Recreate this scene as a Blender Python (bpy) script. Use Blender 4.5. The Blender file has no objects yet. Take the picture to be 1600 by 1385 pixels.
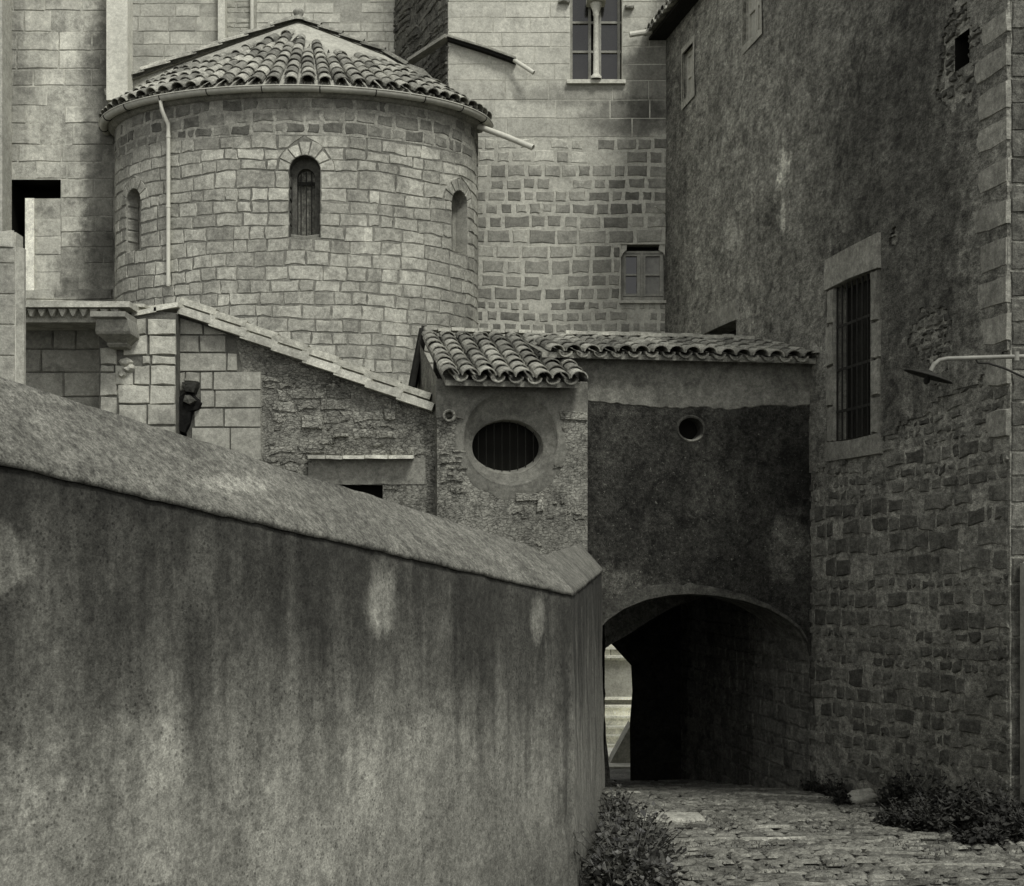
import bpy, math, random
from math import sin, cos, pi, sqrt, radians, atan2
from mathutils import Vector, noise as mn

# ------------------------------------------------------------------ camera, world, sun, exposure
sc = bpy.context.scene
F, HX, HY, EYE = 2400.0, 800.0, 870.0, 1.6
cam_d = bpy.data.cameras.new('camera'); cam = bpy.data.objects.new('camera', cam_d)
sc.collection.objects.link(cam); sc.camera = cam
cam.location = (0, 0, EYE); cam.rotation_euler = (radians(90), 0, 0)
cam_d.sensor_width = 36; cam_d.lens = 36*F/1600; cam_d.shift_y = (HY-692.5)/1600
cam_d.clip_start = .1; cam_d.clip_end = 500
w = bpy.data.worlds.new('World'); sc.world = w; w.use_nodes = True
nt = w.node_tree; nt.nodes.clear()
SUN_EL, SUN_AZ = radians(52), radians(150)      # azimuth clockwise from +Y
sky = nt.nodes.new('ShaderNodeTexSky'); sky.sky_type = 'NISHITA'; sky.sun_disc = False
sky.sun_elevation = SUN_EL; sky.sun_rotation = SUN_AZ
hs = nt.nodes.new('ShaderNodeHueSaturation'); hs.inputs['Saturation'].default_value = 0.0   # a black-and-white photograph
bg = nt.nodes.new('ShaderNodeBackground'); bg.inputs['Strength'].default_value = 0.10
wo = nt.nodes.new('ShaderNodeOutputWorld')
nt.links.new(sky.outputs[0], hs.inputs['Color']); nt.links.new(hs.outputs[0], bg.inputs['Color']); nt.links.new(bg.outputs[0], wo.inputs[0])
sl = bpy.data.lights.new('sun', 'SUN'); sl.energy = 1.5; sl.angle = radians(14); sl.color = (1, .99, .96)
so = bpy.data.objects.new('sun', sl); sc.collection.objects.link(so)
sdir = Vector((sin(SUN_AZ)*cos(SUN_EL), cos(SUN_AZ)*cos(SUN_EL), sin(SUN_EL)))
so.rotation_euler = sdir.to_track_quat('Z', 'Y').to_euler()
sc.view_settings.view_transform = 'Standard'; sc.view_settings.look = 'None'
sc.view_settings.exposure = 0.8; sc.view_settings.gamma = 1.0
sc.cycles.max_bounces = 5; sc.cycles.diffuse_bounces = 4

# ------------------------------------------------------------------ helpers
R = random.Random(7)
def P(px, py, d): return Vector(((px-HX)/F*d, d, EYE+(HY-py)/F*d))
def zg(d, x=0): return -.075*d-.045*max(0, min(d, 30)-20)
class MB:
    def __init__(s): s.v, s.f, s.m, s.t = [], [], [], []
    def face(s, pts, m=0, t=.5):
        n = len(s.v); s.v += [tuple(p) for p in pts]; s.f.append(list(range(n, n+len(pts)))); s.m.append(m); s.t.append(t)
    def grid(s, rows, m=0, t=.5, close=False):
        n = len(s.v); W = len(rows[0])
        for r in rows: s.v += [tuple(p) for p in r]
        for i in range(len(rows)-1):
            for j in range(W if close else W-1):
                k = (j+1) % W
                s.f.append([n+i*W+j, n+i*W+k, n+(i+1)*W+k, n+(i+1)*W+j]); s.m.append(m); s.t.append(t)
    def box(s, c, ax, ay, az, m=0, t=.5):
        c = Vector(c); ax = Vector(ax)/2; ay = Vector(ay)/2; az = Vector(az)/2
        q = [c+i*ax+j*ay+k*az for i in (-1, 1) for j in (-1, 1) for k in (-1, 1)]
        n = len(s.v); s.v += [tuple(p) for p in q]
        for f in ((0,1,3,2),(4,6,7,5),(0,4,5,1),(2,3,7,6),(0,2,6,4),(1,5,7,3)):
            s.f.append([n+i for i in f]); s.m.append(m); s.t.append(t)
    def tube(s, pts, r, n=10, m=0, t=.5, cap=True, half=None):
        pts = [Vector(p) for p in pts]; rows = []
        for i, p in enumerate(pts):
            d = (pts[min(i+1, len(pts)-1)]-pts[max(i-1, 0)]).normalized()
            a = d.cross(Vector((0, 0, 1)));
            if a.length < .1: a = d.cross(Vector((0, 1, 0)))
            a.normalize(); b = a.cross(d).normalized(); rr = r[i] if isinstance(r, (list, tuple)) else r
            if half: rows.append([p+a*cos(pi+pi*k/n)*rr+b*sin(pi+pi*k/n)*rr for k in range(n+1)])
            else: rows.append([p+a*cos(2*pi*k/n)*rr+b*sin(2*pi*k/n)*rr for k in range(n)])
        s.grid(rows, m, t, close=not half)
        if cap: s.face(rows[0][::-1], m, t); s.face(rows[-1], m, t)
    def build(s, name, mats, parent=None, smooth=False):
        me = bpy.data.meshes.new(name); me.from_pydata(s.v, [], s.f)
        if not isinstance(mats, (list, tuple)): mats = [mats]
        for x in mats: me.materials.append(x)
        me.polygons.foreach_set('material_index', s.m)
        a = me.attributes.new('tone', 'FLOAT', 'FACE'); a.data.foreach_set('value', s.t)
        if smooth: me.polygons.foreach_set('use_smooth', [True]*len(s.f))
        me.update(); o = bpy.data.objects.new(name, me); sc.collection.objects.link(o)
        if parent:
            o.parent = parent; base = parent
            off = Vector((0, 0, 0))
            while base: off = off+base.location; base = base.parent
            o.matrix_parent_inverse.identity(); me.transform(__import__('mathutils').Matrix.Translation(-off))
        return o
def thing(name, label, cat, loc, group=None):
    o = bpy.data.objects.new(name, None); sc.collection.objects.link(o); o.location = loc
    o['label'] = label; o['category'] = cat
    if group: o['group'] = group
    return o
def tag(o, label, cat, group=None):
    o['label'] = label; o['category'] = cat
    if group: o['group'] = group
    return o

# ------------------------------------------------------------------ materials
TINT = (1.01, 1.0, .85)
class G:
    def __init__(s, name):
        s.mat = bpy.data.materials.new(name); s.mat.use_nodes = True; s.nt = s.mat.node_tree; s.nt.nodes.clear()
        s.out = s.nt.nodes.new('ShaderNodeOutputMaterial'); s.b = s.nt.nodes.new('ShaderNodeBsdfPrincipled')
        s.nt.links.new(s.b.outputs[0], s.out.inputs[0])
        s.geo = s.nt.nodes.new('ShaderNodeNewGeometry'); s.pos = s.geo.outputs['Position']; s.norm = s.geo.outputs['Normal']
        sp = s.nt.nodes.new('ShaderNodeSeparateXYZ'); s.nt.links.new(s.pos, sp.inputs[0]); s.x, s.y, s.z = sp.outputs
    def L(s, v, inp):
        if hasattr(v, 'is_output') or isinstance(v, bpy.types.NodeSocket): s.nt.links.new(v, inp)
        else: inp.default_value = v
    def m(s, op, a, b=0.0, c=0.0, clamp=False):
        n = s.nt.nodes.new('ShaderNodeMath'); n.operation = op; n.use_clamp = clamp
        s.L(a, n.inputs[0]); s.L(b, n.inputs[1]); s.L(c, n.inputs[2]); return n.outputs[0]
    def sc(s, sx, sy, sz):
        n = s.nt.nodes.new('ShaderNodeVectorMath'); n.operation = 'MULTIPLY'; s.L(s.pos, n.inputs[0]); n.inputs[1].default_value = (sx, sy, sz); return n.outputs[0]
    def noise(s, scale, detail=4, rough=.6, vec=None, dist=0.0, off=0):
        n = s.nt.nodes.new('ShaderNodeTexNoise'); n.noise_dimensions = '4D'; s.L(vec if vec is not None else s.pos, n.inputs['Vector'])
        n.inputs['Scale'].default_value = scale; n.inputs['Detail'].default_value = detail; n.inputs['Roughness'].default_value = rough
        n.inputs['Distortion'].default_value = dist; n.inputs['W'].default_value = off; return n.outputs[0]
    def vor(s, scale, feature='F1', vec=None):
        n = s.nt.nodes.new('ShaderNodeTexVoronoi'); n.feature = feature; s.L(vec if vec is not None else s.pos, n.inputs['Vector'])
        n.inputs['Scale'].default_value = scale; return n.outputs[0]
    def rng(s, v, a, b, c=0.0, d=1.0, smooth=True):
        n = s.nt.nodes.new('ShaderNodeMapRange'); n.interpolation_type = 'SMOOTHSTEP' if smooth else 'LINEAR'
        s.L(v, n.inputs[0]); n.inputs[1].default_value = a; n.inputs[2].default_value = b; n.inputs[3].default_value = c; n.inputs[4].default_value = d
        return n.outputs[0]
    def mix(s, f, a, b):   # scalar
        n = s.nt.nodes.new('ShaderNodeMix'); n.data_type = 'FLOAT'; s.L(f, n.inputs[0]); s.L(a, n.inputs[2]); s.L(b, n.inputs[3]); return n.outputs[0]
    def tone(s):
        n = s.nt.nodes.new('ShaderNodeAttribute'); n.attribute_name = 'tone'; return n.outputs['Fac']
    def blob(s, c, r, edge=.5, w=.35):   # patch centred at c, radii r, ragged by noise
        n = None
        for v, cc, rr in ((s.x, c[0], r[0]), (s.y, c[1], r[1]), (s.z, c[2], r[2])):
            if rr is None: continue
            q = s.m('DIVIDE', s.m('SUBTRACT', v, cc), rr); q = s.m('MULTIPLY', q, q); n = q if n is None else s.m('ADD', n, q)
        d = s.m('SQRT', n); d = s.m('ADD', d, s.m('MULTIPLY', s.m('SUBTRACT', s.bn, .5), edge*2.4))
        return s.rng(d, 1-w, 1+w, 1.0, 0.0)
    def finish(s, val, height=None, strength=.6, dist=.02, rough=.92, tint=TINT, spec=.15, metal=0):
        val = s.m('MAXIMUM', val, .004)
        n = s.nt.nodes.new('ShaderNodeCombineColor')
        for i in range(3): s.nt.links.new(s.m('MULTIPLY', val, tint[i]), n.inputs[i])
        s.nt.links.new(n.outputs[0], s.b.inputs['Base Color']); s.b.inputs['Roughness'].default_value = rough
        s.b.inputs['Specular IOR Level'].default_value = spec; s.b.inputs['Metallic'].default_value = metal
        if height is not None:
            bm = s.nt.nodes.new('ShaderNodeBump'); bm.inputs['Strength'].default_value = strength; bm.inputs['Distance'].default_value = dist
            s.nt.links.new(height, bm.inputs['Height']); s.nt.links.new(bm.outputs[0], s.b.inputs['Normal'])
        return s.mat

def stone_mat(name, base, var=.5, big=.5, stain=.4, grain=.3, zbands=(), blobs=(), streak=.0, seed=0, bump=.5, bscale=1.0, speck=0, lichen=.0, crumb=0, mid=None, fg=False, pits=0, lval=None, ys=1.0, cracks=0):
    mid = grain*.7 if mid is None else mid
    """base albedo; var = per-stone spread; big/stain = cloudy weathering; streak = vertical runs; zbands = (z0,z1,mult); blobs = (centre, radii, value or mult)"""
    g = G(name)
    g.bn = g.noise(6, 5, .65, off=seed+3)
    v = g.m('MULTIPLY', g.m('ADD', 1-var/2, g.m('MULTIPLY', g.tone(), var)), base)
    n1 = g.noise(.9, 5, .6, off=seed); v = g.m('MULTIPLY', v, g.rng(n1, .3, .7, 1-big/2, 1+big/2, False))
    n2 = g.noise(3.3, 6, .68, off=seed+1, dist=.6); v = g.m('MULTIPLY', v, g.mix(g.rng(n2, .46, .66), 1.0, 1-stain))
    if streak:
        n5 = g.noise(1.0, 5, .62, vec=g.sc(3.2, 3.2, .45), off=seed+5); v = g.m('MULTIPLY', v, g.rng(n5, .33, .67, 1-streak, 1+streak*.6, False))
    fv = g.sc(1, ys, 1); n3 = g.noise(22*bscale, 5, .75, off=seed+2, vec=fv); v = g.m('MULTIPLY', v, g.rng(n3, .36, .64, 1-grain*.8, 1+grain*.8, False))
    n4 = g.noise(75*bscale, 3, .8, off=seed+4, vec=fv); v = g.m('MULTIPLY', v, g.rng(n4, .37, .63, 1-grain*.7, 1+grain*.7, False))
    n6 = g.noise(8.5, 4, .7, off=seed+6, dist=.4, vec=fv); v = g.m('MULTIPLY', v, g.rng(n6, .35, .65, 1-mid, 1+mid, False))
    if lichen:
        l = g.noise(9, 4, .75, off=seed+7); v = g.mix(g.m('MULTIPLY', g.rng(l, .55, .67), lichen), v, lval or base*1.9)
    if speck:
        sp = g.noise(24, 4, .75, off=seed+8); v = g.mix(g.m('MULTIPLY', g.rng(sp, .60, .69), speck), v, .26)
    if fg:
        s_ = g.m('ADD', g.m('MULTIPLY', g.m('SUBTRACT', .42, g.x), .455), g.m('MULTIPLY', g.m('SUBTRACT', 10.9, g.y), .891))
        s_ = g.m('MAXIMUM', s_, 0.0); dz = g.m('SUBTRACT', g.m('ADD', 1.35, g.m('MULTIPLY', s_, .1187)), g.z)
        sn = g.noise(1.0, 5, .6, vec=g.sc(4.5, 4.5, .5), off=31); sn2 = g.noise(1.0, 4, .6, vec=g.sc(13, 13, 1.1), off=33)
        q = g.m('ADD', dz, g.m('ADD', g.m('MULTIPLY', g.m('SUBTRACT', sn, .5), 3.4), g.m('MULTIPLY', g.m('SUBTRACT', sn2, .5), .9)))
        v = g.m('MULTIPLY', v, g.rng(q, .0, 1.7, .40, 1.25)); v = g.m('MULTIPLY', v, g.rng(dz, .0, .07, .75, 1.0))  # last factor paints a thin shadow band under the coping lip
    if pits:
        pv = g.vor(34, vec=fv); pn = g.noise(3.0, 4, .6, off=seed+15); v = g.m('MULTIPLY', v, g.mix(g.m('MULTIPLY', g.rng(pv, .14, .34, 1.0, 0.0), g.rng(pn, .42, .58)), 1.0, 1-pits))
    if cracks:
        nz = g.nt.nodes.new('ShaderNodeTexNoise'); nz.inputs['Scale'].default_value = 2.5; nz.inputs['Detail'].default_value = 6; g.nt.links.new(g.pos, nz.inputs['Vector'])
        m_ = g.nt.nodes.new('ShaderNodeVectorMath'); m_.operation = 'MULTIPLY_ADD'; m_.inputs[1].default_value = (.7, .7, .7); g.nt.links.new(nz.outputs['Color'], m_.inputs[0]); g.nt.links.new(g.sc(1, 1, .6), m_.inputs[2])
        ce = g.vor(1.1, 'DISTANCE_TO_EDGE', m_.outputs[0]); cm = g.rng(g.noise(.8, 3, .5, off=seed+18), .50, .60)
        v = g.m('MULTIPLY', v, g.mix(g.m('MULTIPLY', g.rng(ce, .0, .011, 1.0, 0.0), cm), 1.0, 1-cracks))
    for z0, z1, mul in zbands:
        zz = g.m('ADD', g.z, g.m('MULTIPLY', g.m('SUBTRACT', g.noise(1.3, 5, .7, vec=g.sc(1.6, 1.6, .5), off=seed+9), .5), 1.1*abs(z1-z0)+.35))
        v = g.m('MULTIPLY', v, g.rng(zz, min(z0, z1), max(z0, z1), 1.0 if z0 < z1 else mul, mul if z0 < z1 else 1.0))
    for b in blobs:
        c, r, mul = b[:3]; e = b[3] if len(b) > 3 else .5
        v = g.m('MULTIPLY', v, g.mix(g.blob(c, r, e), 1.0, mul))
    h = g.m('ADD', g.m('MULTIPLY', n3, .8), g.m('ADD', g.m('MULTIPLY', n4, .3), g.m('MULTIPLY', n2, .8)))
    if crumb:
        n = g.nt.nodes.new('ShaderNodeVectorMath'); n.operation = 'ADD'; g.nt.links.new(g.sc(1, 1, 1.9), n.inputs[0])
        nz = g.nt.nodes.new('ShaderNodeTexNoise'); nz.inputs['Scale'].default_value = 7; nz.inputs['Detail'].default_value = 4; g.nt.links.new(g.pos, nz.inputs['Vector'])
        m_ = g.nt.nodes.new('ShaderNodeVectorMath'); m_.operation = 'SCALE'; m_.inputs['Scale'].default_value = .16; g.nt.links.new(nz.outputs['Color'], m_.inputs[0]); g.nt.links.new(m_.outputs[0], n.inputs[1])
        vo = g.vor(13, 'DISTANCE_TO_EDGE', n.outputs[0]); vr = g.rng(vo, .0, .09); h = g.m('ADD', h, g.m('MULTIPLY', vr, crumb*.6))
        pm = g.rng(g.noise(2.2, 4, .6, off=seed+12), .42, .6); v = g.m('MULTIPLY', v, g.mix(g.m('MULTIPLY', g.m('SUBTRACT', 1.0, vr), pm), 1.0, .62))
    return g.finish(v, h, bump, .03)
def plain_mat(name, base, rough=.6, grain=.3, scale=30, tone=.4, spec=.3, bump=.15, metal=0):
    g = G(name); n = g.noise(scale, 4, .7); n2 = g.noise(scale*.15, 4, .6)
    v = g.m('MULTIPLY', g.rng(n, .3, .7, 1-grain, 1+grain, False), base); v = g.m('MULTIPLY', v, g.rng(n2, .3, .7, 1-grain, 1+grain, False))
    v = g.m('MULTIPLY', v, g.m('ADD', 1-tone/2, g.m('MULTIPLY', g.tone(), tone)))
    return g.finish(v, n, bump, .01, rough, spec=spec, metal=metal)

# ------------------------------------------------------------------ wall generator
class Plane:
    """vertical plane through O (x,y), u along T, outward normal N"""
    def __init__(s, O, T, N):
        s.O = Vector((O[0], O[1], 0)); s.T = Vector((T[0], T[1], 0)).normalized(); s.N = Vector((N[0], N[1], 0)).normalized()
    def __call__(s, u, v, h=0): p = s.O+s.T*u+s.N*h; return Vector((p.x, p.y, v))
    def uv(s, px, py):
        k = (px-HX)/F   # x = k*y
        u = (k*s.O.y-s.O.x)/(s.T.x-k*s.T.y); p = s(u, 0); return u, EYE+(HY-py)/F*p.y
    def u(s, px): return s.uv(px, HY)[0]
class Arch:
    def __init__(s, uc, w, v0, vs, ring=.2): s.uc, s.w, s.v0, s.vs, s.ring = uc, w, v0, vs, ring; s.r = w/2; s.ve = .0
    def breaks(s): return [s.v0, s.vs]
    def row(s, v):
        if v < s.v0-1e-6 or v > s.vs+s.r+s.ring: return None
        h = s.r if v <= s.vs+1e-6 else sqrt(max(0, (s.r+s.ring)**2-(v-s.vs)**2))
        return s.uc-h, s.uc+h
    def us(s): return [s.uc-s.r*cos(pi*k/16) for k in range(17)]
    def col(s, u):
        if abs(u-s.uc) >= s.r-1e-9: return None
        return s.v0, s.vs+sqrt(max(0, s.r**2-(u-s.uc)**2))
    def loop(s, grow=0, n=14):
        r = s.r+grow
        return [(s.uc-r, s.v0-grow*0)]+[(s.uc-r*cos(pi*k/n), s.vs+r*sin(pi*k/n)) for k in range(n+1)]+[(s.uc+r, s.v0-grow*0)]
class Rect:
    def __init__(s, u0, u1, v0, v1, gu=0, g0=0, g1=0): s.u0, s.u1, s.v0, s.v1, s.gu, s.g0, s.g1 = min(u0, u1), max(u0, u1), v0, v1, gu, g0, g1
    def breaks(s): return [s.v0-s.g0, s.v1+s.g1]
    def row(s, v): return (s.u0-s.gu, s.u1+s.gu) if s.v0-s.g0-1e-6 <= v <= s.v1+s.g1+1e-6 else None
    def us(s): return [s.u0, s.u1]
    def col(s, u): return (s.v0, s.v1) if s.u0+1e-9 < u < s.u1-1e-9 else None
    def loop(s, grow=0): return [(s.u0, s.v0), (s.u0, s.v1), (s.u1, s.v1), (s.u1, s.v0)]
class Ell:
    def __init__(s, uc, vc, a, b, ring=0): s.uc, s.vc, s.a, s.b, s.ring = uc, vc, a, b, ring
    def breaks(s): return []
    def row(s, v):
        q = (v-s.vc)/(s.b+s.ring)
        return None if abs(q) >= 1 else (s.uc-(s.a+s.ring)*sqrt(1-q*q), s.uc+(s.a+s.ring)*sqrt(1-q*q))
    def us(s): return [s.uc-s.a*cos(pi*k/24) for k in range(25)]
    def col(s, u):
        q = (u-s.uc)/s.a
        return None if abs(q) >= 1-1e-9 else (s.vc-s.b*sqrt(1-q*q), s.vc+s.b*sqrt(1-q*q))
    def loop(s, grow=0, n=40): return [(s.uc+(s.a+grow)*cos(2*pi*k/n), s.vc+(s.b+grow)*sin(2*pi*k/n)) for k in range(n+1)]

def base_wall(mb, mp, u0, u1, bot, top, holes=(), du=.5, m=0, h=0, t=.5, dv=None):
    """sheet with exact holes; bot/top are functions of u or numbers"""
    fb = bot if callable(bot) else (lambda u: bot); ft = top if callable(top) else (lambda u: top)
    us = {round(u0, 5), round(u1, 5)}; n = max(1, int(abs(u1-u0)/du))
    for k in range(n+1): us.add(round(u0+(u1-u0)*k/n, 5))
    for ho in holes:
        for u in ho.us():
            if u0 < u < u1: us.add(round(u, 5))
    us = sorted(us)
    for a, b in zip(us, us[1:]):
        mid = (a+b)/2; segs = []; cur_a, cur_b = fb(a), fb(b)
        hs_ = sorted([(ho.col(mid)[0], ho) for ho in holes if ho.col(mid)], key=lambda q: q[0])
        for _, ho in hs_:
            e = 1e-6
            ca = ho.col(a+e if ho.col(a) is None else a) or ho.col(a+(b-a)*.02) or ho.col(mid)
            cb = ho.col(b-e if ho.col(b) is None else b) or ho.col(b-(b-a)*.02) or ho.col(mid)
            segs.append((cur_a, cur_b, ca[0], cb[0])); cur_a, cur_b = ca[1], cb[1]
        segs.append((cur_a, cur_b, ft(a), ft(b)))
        for a0, b0, a1, b1 in segs:
            if a1 <= a0 and b1 <= b0: continue
            mb.face([mp(a, a0, h), mp(b, b0, h), mp(b, b1, h), mp(a, a1, h)], m, t)
def stone_poly(mb, mp, pts, relief, bevel, m, t, jit=0, rr=R, back=-.01):
    n = len(pts); cu = sum(p[0] for p in pts)/n; cv = sum(p[1] for p in pts)/n
    outer = [(p[0]+rr.uniform(-jit, jit), p[1]+rr.uniform(-jit, jit)) for p in pts]
    inner = []
    for (a, b) in outer:
        d = sqrt((a-cu)**2+(b-cv)**2)+1e-6; k = max(.3, 1-bevel*1.3/d); inner.append((cu+(a-cu)*k, cv+(b-cv)*k))
    k0 = len(mb.v)
    mb.v += [tuple(mp(a, b, back)) for a, b in outer]+[tuple(mp(a, b, relief*rr.uniform(.8, 1.05))) for a, b in inner]+[tuple(mp(cu, cv, relief*rr.uniform(.85, 1.1)))]
    for i in range(n):
        j = (i+1) % n
        mb.f.append([k0+i, k0+j, k0+n+j, k0+n+i]); mb.f.append([k0+n+i, k0+n+j, k0+2*n]); mb.m += [m, m]; mb.t += [t, t]
def courses(mb, mp, u0, u1, v0, v1, ch, bw, holes=(), gap=.012, relief=.015, bevel=.012, jit=.006, m=1, rr=R, skip=0, topf=None, botf=None, skipf=None, wav=0, tones=(0, 1)):
    br = sorted({v0, v1} | {b for ho in holes for b in ho.breaks() if v0 < b < v1}); rows = []
    bb = br[:1]
    for q in br[1:-1]:
        if q-bb[-1] > ch[0]*.62 and br[-1]-q > ch[0]*.62: bb.append(q)
    br = bb+br[-1:]
    for a, b in zip(br, br[1:]):
        n = max(1, round((b-a)/rr.uniform(*ch))); hs_ = [rr.uniform(ch[0], ch[1]) for _ in range(n)]; s_ = sum(hs_); c = a
        for q in hs_: rows.append((c, c+q*(b-a)/s_)); c += q*(b-a)/s_
    for a, b in rows:
        ints = [[u0, u0, u1, u1]]   # left_bottom,left_top,right_bottom,right_top
        for ho in holes:
            e = (b-a)*.02; ra, rb, rm = ho.row(a+e), ho.row(b-e), ho.row((a+b)/2)
            if not (ra or rb or rm): continue
            c = (rm or ra or rb); cc = (c[0]+c[1])/2
            if not ra and rb:
                if not rm: continue
                ra = rm
            if ra and not rb and not rm and isinstance(ho, Rect): continue
            if isinstance(ho, Rect): rb = rb or rm or ra
            ra = ra or (cc, cc); rb = rb or (cc, cc); new = []
            for I in ints:
                if ra[1] < I[0] or ra[0] > I[2]: new.append(I); continue
                if min(ra[0], rb[0]) > I[0]: new.append([I[0], I[1], ra[0], rb[0]])
                if max(ra[1], rb[1]) < I[2]: new.append([ra[1], rb[1], I[2], I[3]])
            ints = new
        for lb, lt, rb_, rt in ints:
            cur_b, cur_t = lb, lt
            while True:
                wd = rr.uniform(*bw)*(b-a)/((ch[0]+ch[1])/2)**1.0 if bw[1] < 3 else rr.uniform(*bw)
                nb = nt_ = max(cur_b, cur_t)+wd; last = nb > min(rb_, rt)-bw[0]*.5
                if last: nb, nt_ = rb_, rt
                mid = (cur_b+nb)/2
                ok = rr.random() >= skip and not (skipf and skipf(mid, (a+b)/2))
                if ok:
                    g = gap/2*rr.uniform(.5, 1.6); A, B = a+g, b-gap/2*rr.uniform(.5, 1.6)
                    def wv(u, v): return v+(mn.noise(Vector((u*.9, v*2.1, 5)))*wav if wav else 0)
                    um, un = (cur_b+nb)/2, (cur_t+nt_)/2
                    pts = [(cur_b+g, A), (um+rr.uniform(-.02, .02), A), (nb-g, A), ((nb+nt_)/2-g, (A+B)/2), (nt_-g, B), (un+rr.uniform(-.02, .02), B), (cur_t+g, B), ((cur_b+cur_t)/2+g, (A+B)/2)]
                    pts = [(p, wv(p, q)) for p, q in pts]
                    if topf: pts = [(p, min(q, topf(p))) for p, q in pts]
                    if botf: pts = [(p, max(q, botf(p))) for p, q in pts]
                    hh = [q for p, q in pts]
                    if max(hh)-min(hh) > .05: stone_poly(mb, mp, pts, relief*rr.uniform(.6, 1.3), bevel, m, rr.uniform(*tones), jit, rr)
                cur_b, cur_t = nb, nt_
                if last: break
def reveal(mb, mp, loop, h0, h1, m=0, t=.5, close=False):
    a = [mp(u, v, h0) for u, v in loop]; b = [mp(u, v, h1) for u, v in loop]
    if close: a.append(a[0]); b.append(b[0])
    mb.grid([a, b], m, t)
def voussoirs(mb, mp, arch, n, relief=.02, m=1, rr=R, inner=0.0):
    r0, r1 = arch.r+inner, arch.r+arch.ring
    for k in range(n):
        a0 = pi*k/n+.02; a1 = pi*(k+1)/n-.02; am = (a0+a1)/2; f = rr.uniform(.93, 1.08)
        pts = [(arch.uc-q*cos(a), arch.vs+q*sin(a)) for q, a in ((r0, a0), (r0, am), (r0, a1), (r1*f, a1), (r1*f, am), (r1*f, a0))]
        stone_poly(mb, mp, pts, relief, .01, m, rr.random(), .004, rr)

# ------------------------------------------------------------------ barrel tiles
def tile(mb, p0, p1, side, up, w0, w1, convex=True, th=.014, m=0, t=.5, n=7):
    side = Vector(side).normalized(); up = Vector(up).normalized(); sgn = 1 if convex else -1
    def ring(p, w_, dr): return [p+side*cos(pi*k/n)*(w_/2+dr)+up*sgn*(sin(pi*k/n)*(w_*.42+dr)) for k in range(n+1)]
    o = [ring(p0, w0, 0), ring(p1, w1, 0)]; i = [ring(p0, w0, -th), ring(p1, w1, -th)]
    mb.grid(o, m, t); mb.grid(i[::-1], m, t); mb.grid([o[0], i[0]], m, t); mb.grid([o[1], i[1]], m, t)
def tile_field(mb, lines, tw, step, mat_t=0, rr=R, lift=.03, over=.25):
    """lines: list of (eave point, top point, side, up) for cover tiles; pans between successive lines"""
    for i, (e, tp, sd, up) in enumerate(lines):
        L = (tp-e).length; n = max(1, round(L/step)); wk = rr.uniform(.93, 1.07)
        for k in range(n):
            a = e.lerp(tp, k/n); b = e.lerp(tp, min(1.0, (k+1+over)/n)); q = rr.uniform(-.014, .014)
            a = a+up*(.052+rr.uniform(-.006, .012))+sd*q-(tp-e).normalized()*rr.uniform(0, .03); b = b+up*(.052-lift)+sd*q*.5
            w_ = tw[0]+(tw[1]-tw[0])*k/n
            tile(mb, a, b, sd, up, w_*wk*rr.uniform(.97, 1.05), w_*wk*.86, True, t=rr.random())
        if i+1 < len(lines):
            e2, t2, s2, u2 = lines[i+1]; em = (e+e2)/2; tm = (tp+t2)/2; n = max(1, round((tm-em).length/step))
            for k in range(n):
                a = em.lerp(tm, (k-.12 if k == 0 else k)/n); b = em.lerp(tm, min(1, (k+1+over)/n)); w_ = tw[0]+(tw[1]-tw[0])*k/n
                tile(mb, a+up*.055, b+up*.03, sd, up, w_*.84, w_*.95, False, t=rr.random())

# ------------------------------------------------------------------ materials list
M = {}
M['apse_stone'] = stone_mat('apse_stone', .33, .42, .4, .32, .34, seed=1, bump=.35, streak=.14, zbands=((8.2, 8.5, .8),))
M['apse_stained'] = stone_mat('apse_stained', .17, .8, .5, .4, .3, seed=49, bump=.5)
M['apse_joint'] = stone_mat('apse_joint', .17, 0, .6, .3, .3, seed=2, bump=.5)
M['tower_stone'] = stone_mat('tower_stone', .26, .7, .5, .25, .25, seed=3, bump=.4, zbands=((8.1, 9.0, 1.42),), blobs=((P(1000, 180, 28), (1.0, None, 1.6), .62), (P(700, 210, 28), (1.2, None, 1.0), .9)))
M['tower_joint'] = stone_mat('tower_joint', .43, 0, .3, .25, .22, seed=4, bump=.4)
M['pale_stone'] = stone_mat('pale_stone', .52, .16, .3, .12, .18, seed=5, bump=.3)
M['pale_joint'] = stone_mat('pale_joint', .36, 0, .4, .2, .2, seed=6, bump=.3)
M['nave_stone'] = stone_mat('nave_stone', .43, .2, .55, .38, .22, seed=7, bump=.4, streak=.2, blobs=((P(158, 260, 27.3), (.34, None, 3.2), .42, .6), (P(95, 130, 27.3), (.35, None, 1.0), 1.3, .7), (P(20, 120, 27.3), (.25, None, 2.5), .7, .7), (P(150, 430, 27.3), (.6, None, .9), .45, .6)))  # streak beside the apse: damp and shadow, both put into the colour
M['nave_joint'] = stone_mat('nave_joint', .42, 0, .5, .4, .25, seed=8, streak=.25, blobs=((P(158, 260, 27.3), (.34, None, 3.2), .48, .6), (P(150, 430, 27.3), (.6, None, .9), .5, .6)))
M['rubble_dark'] = stone_mat('rubble_dark', .15, .5, .5, .4, .5, seed=9, bump=.9, crumb=1.0)
M['rubble'] = stone_mat('rubble', .215, .5, .45, .35, .45, seed=10, bump=1.0, lichen=.3, crumb=1.2)
M['rubble_mortar'] = stone_mat('rubble_mortar', .195, 0, .5, .4, .5, seed=11, bump=.9, lichen=.35, crumb=.9)
M['ashlar'] = stone_mat('ashlar', .25, .25, .4, .3, .25, seed=12, bump=.45)
M['ashlar_joint'] = stone_mat('ashlar_joint', .10, 0, .4, .4, .3, seed=13)
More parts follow.
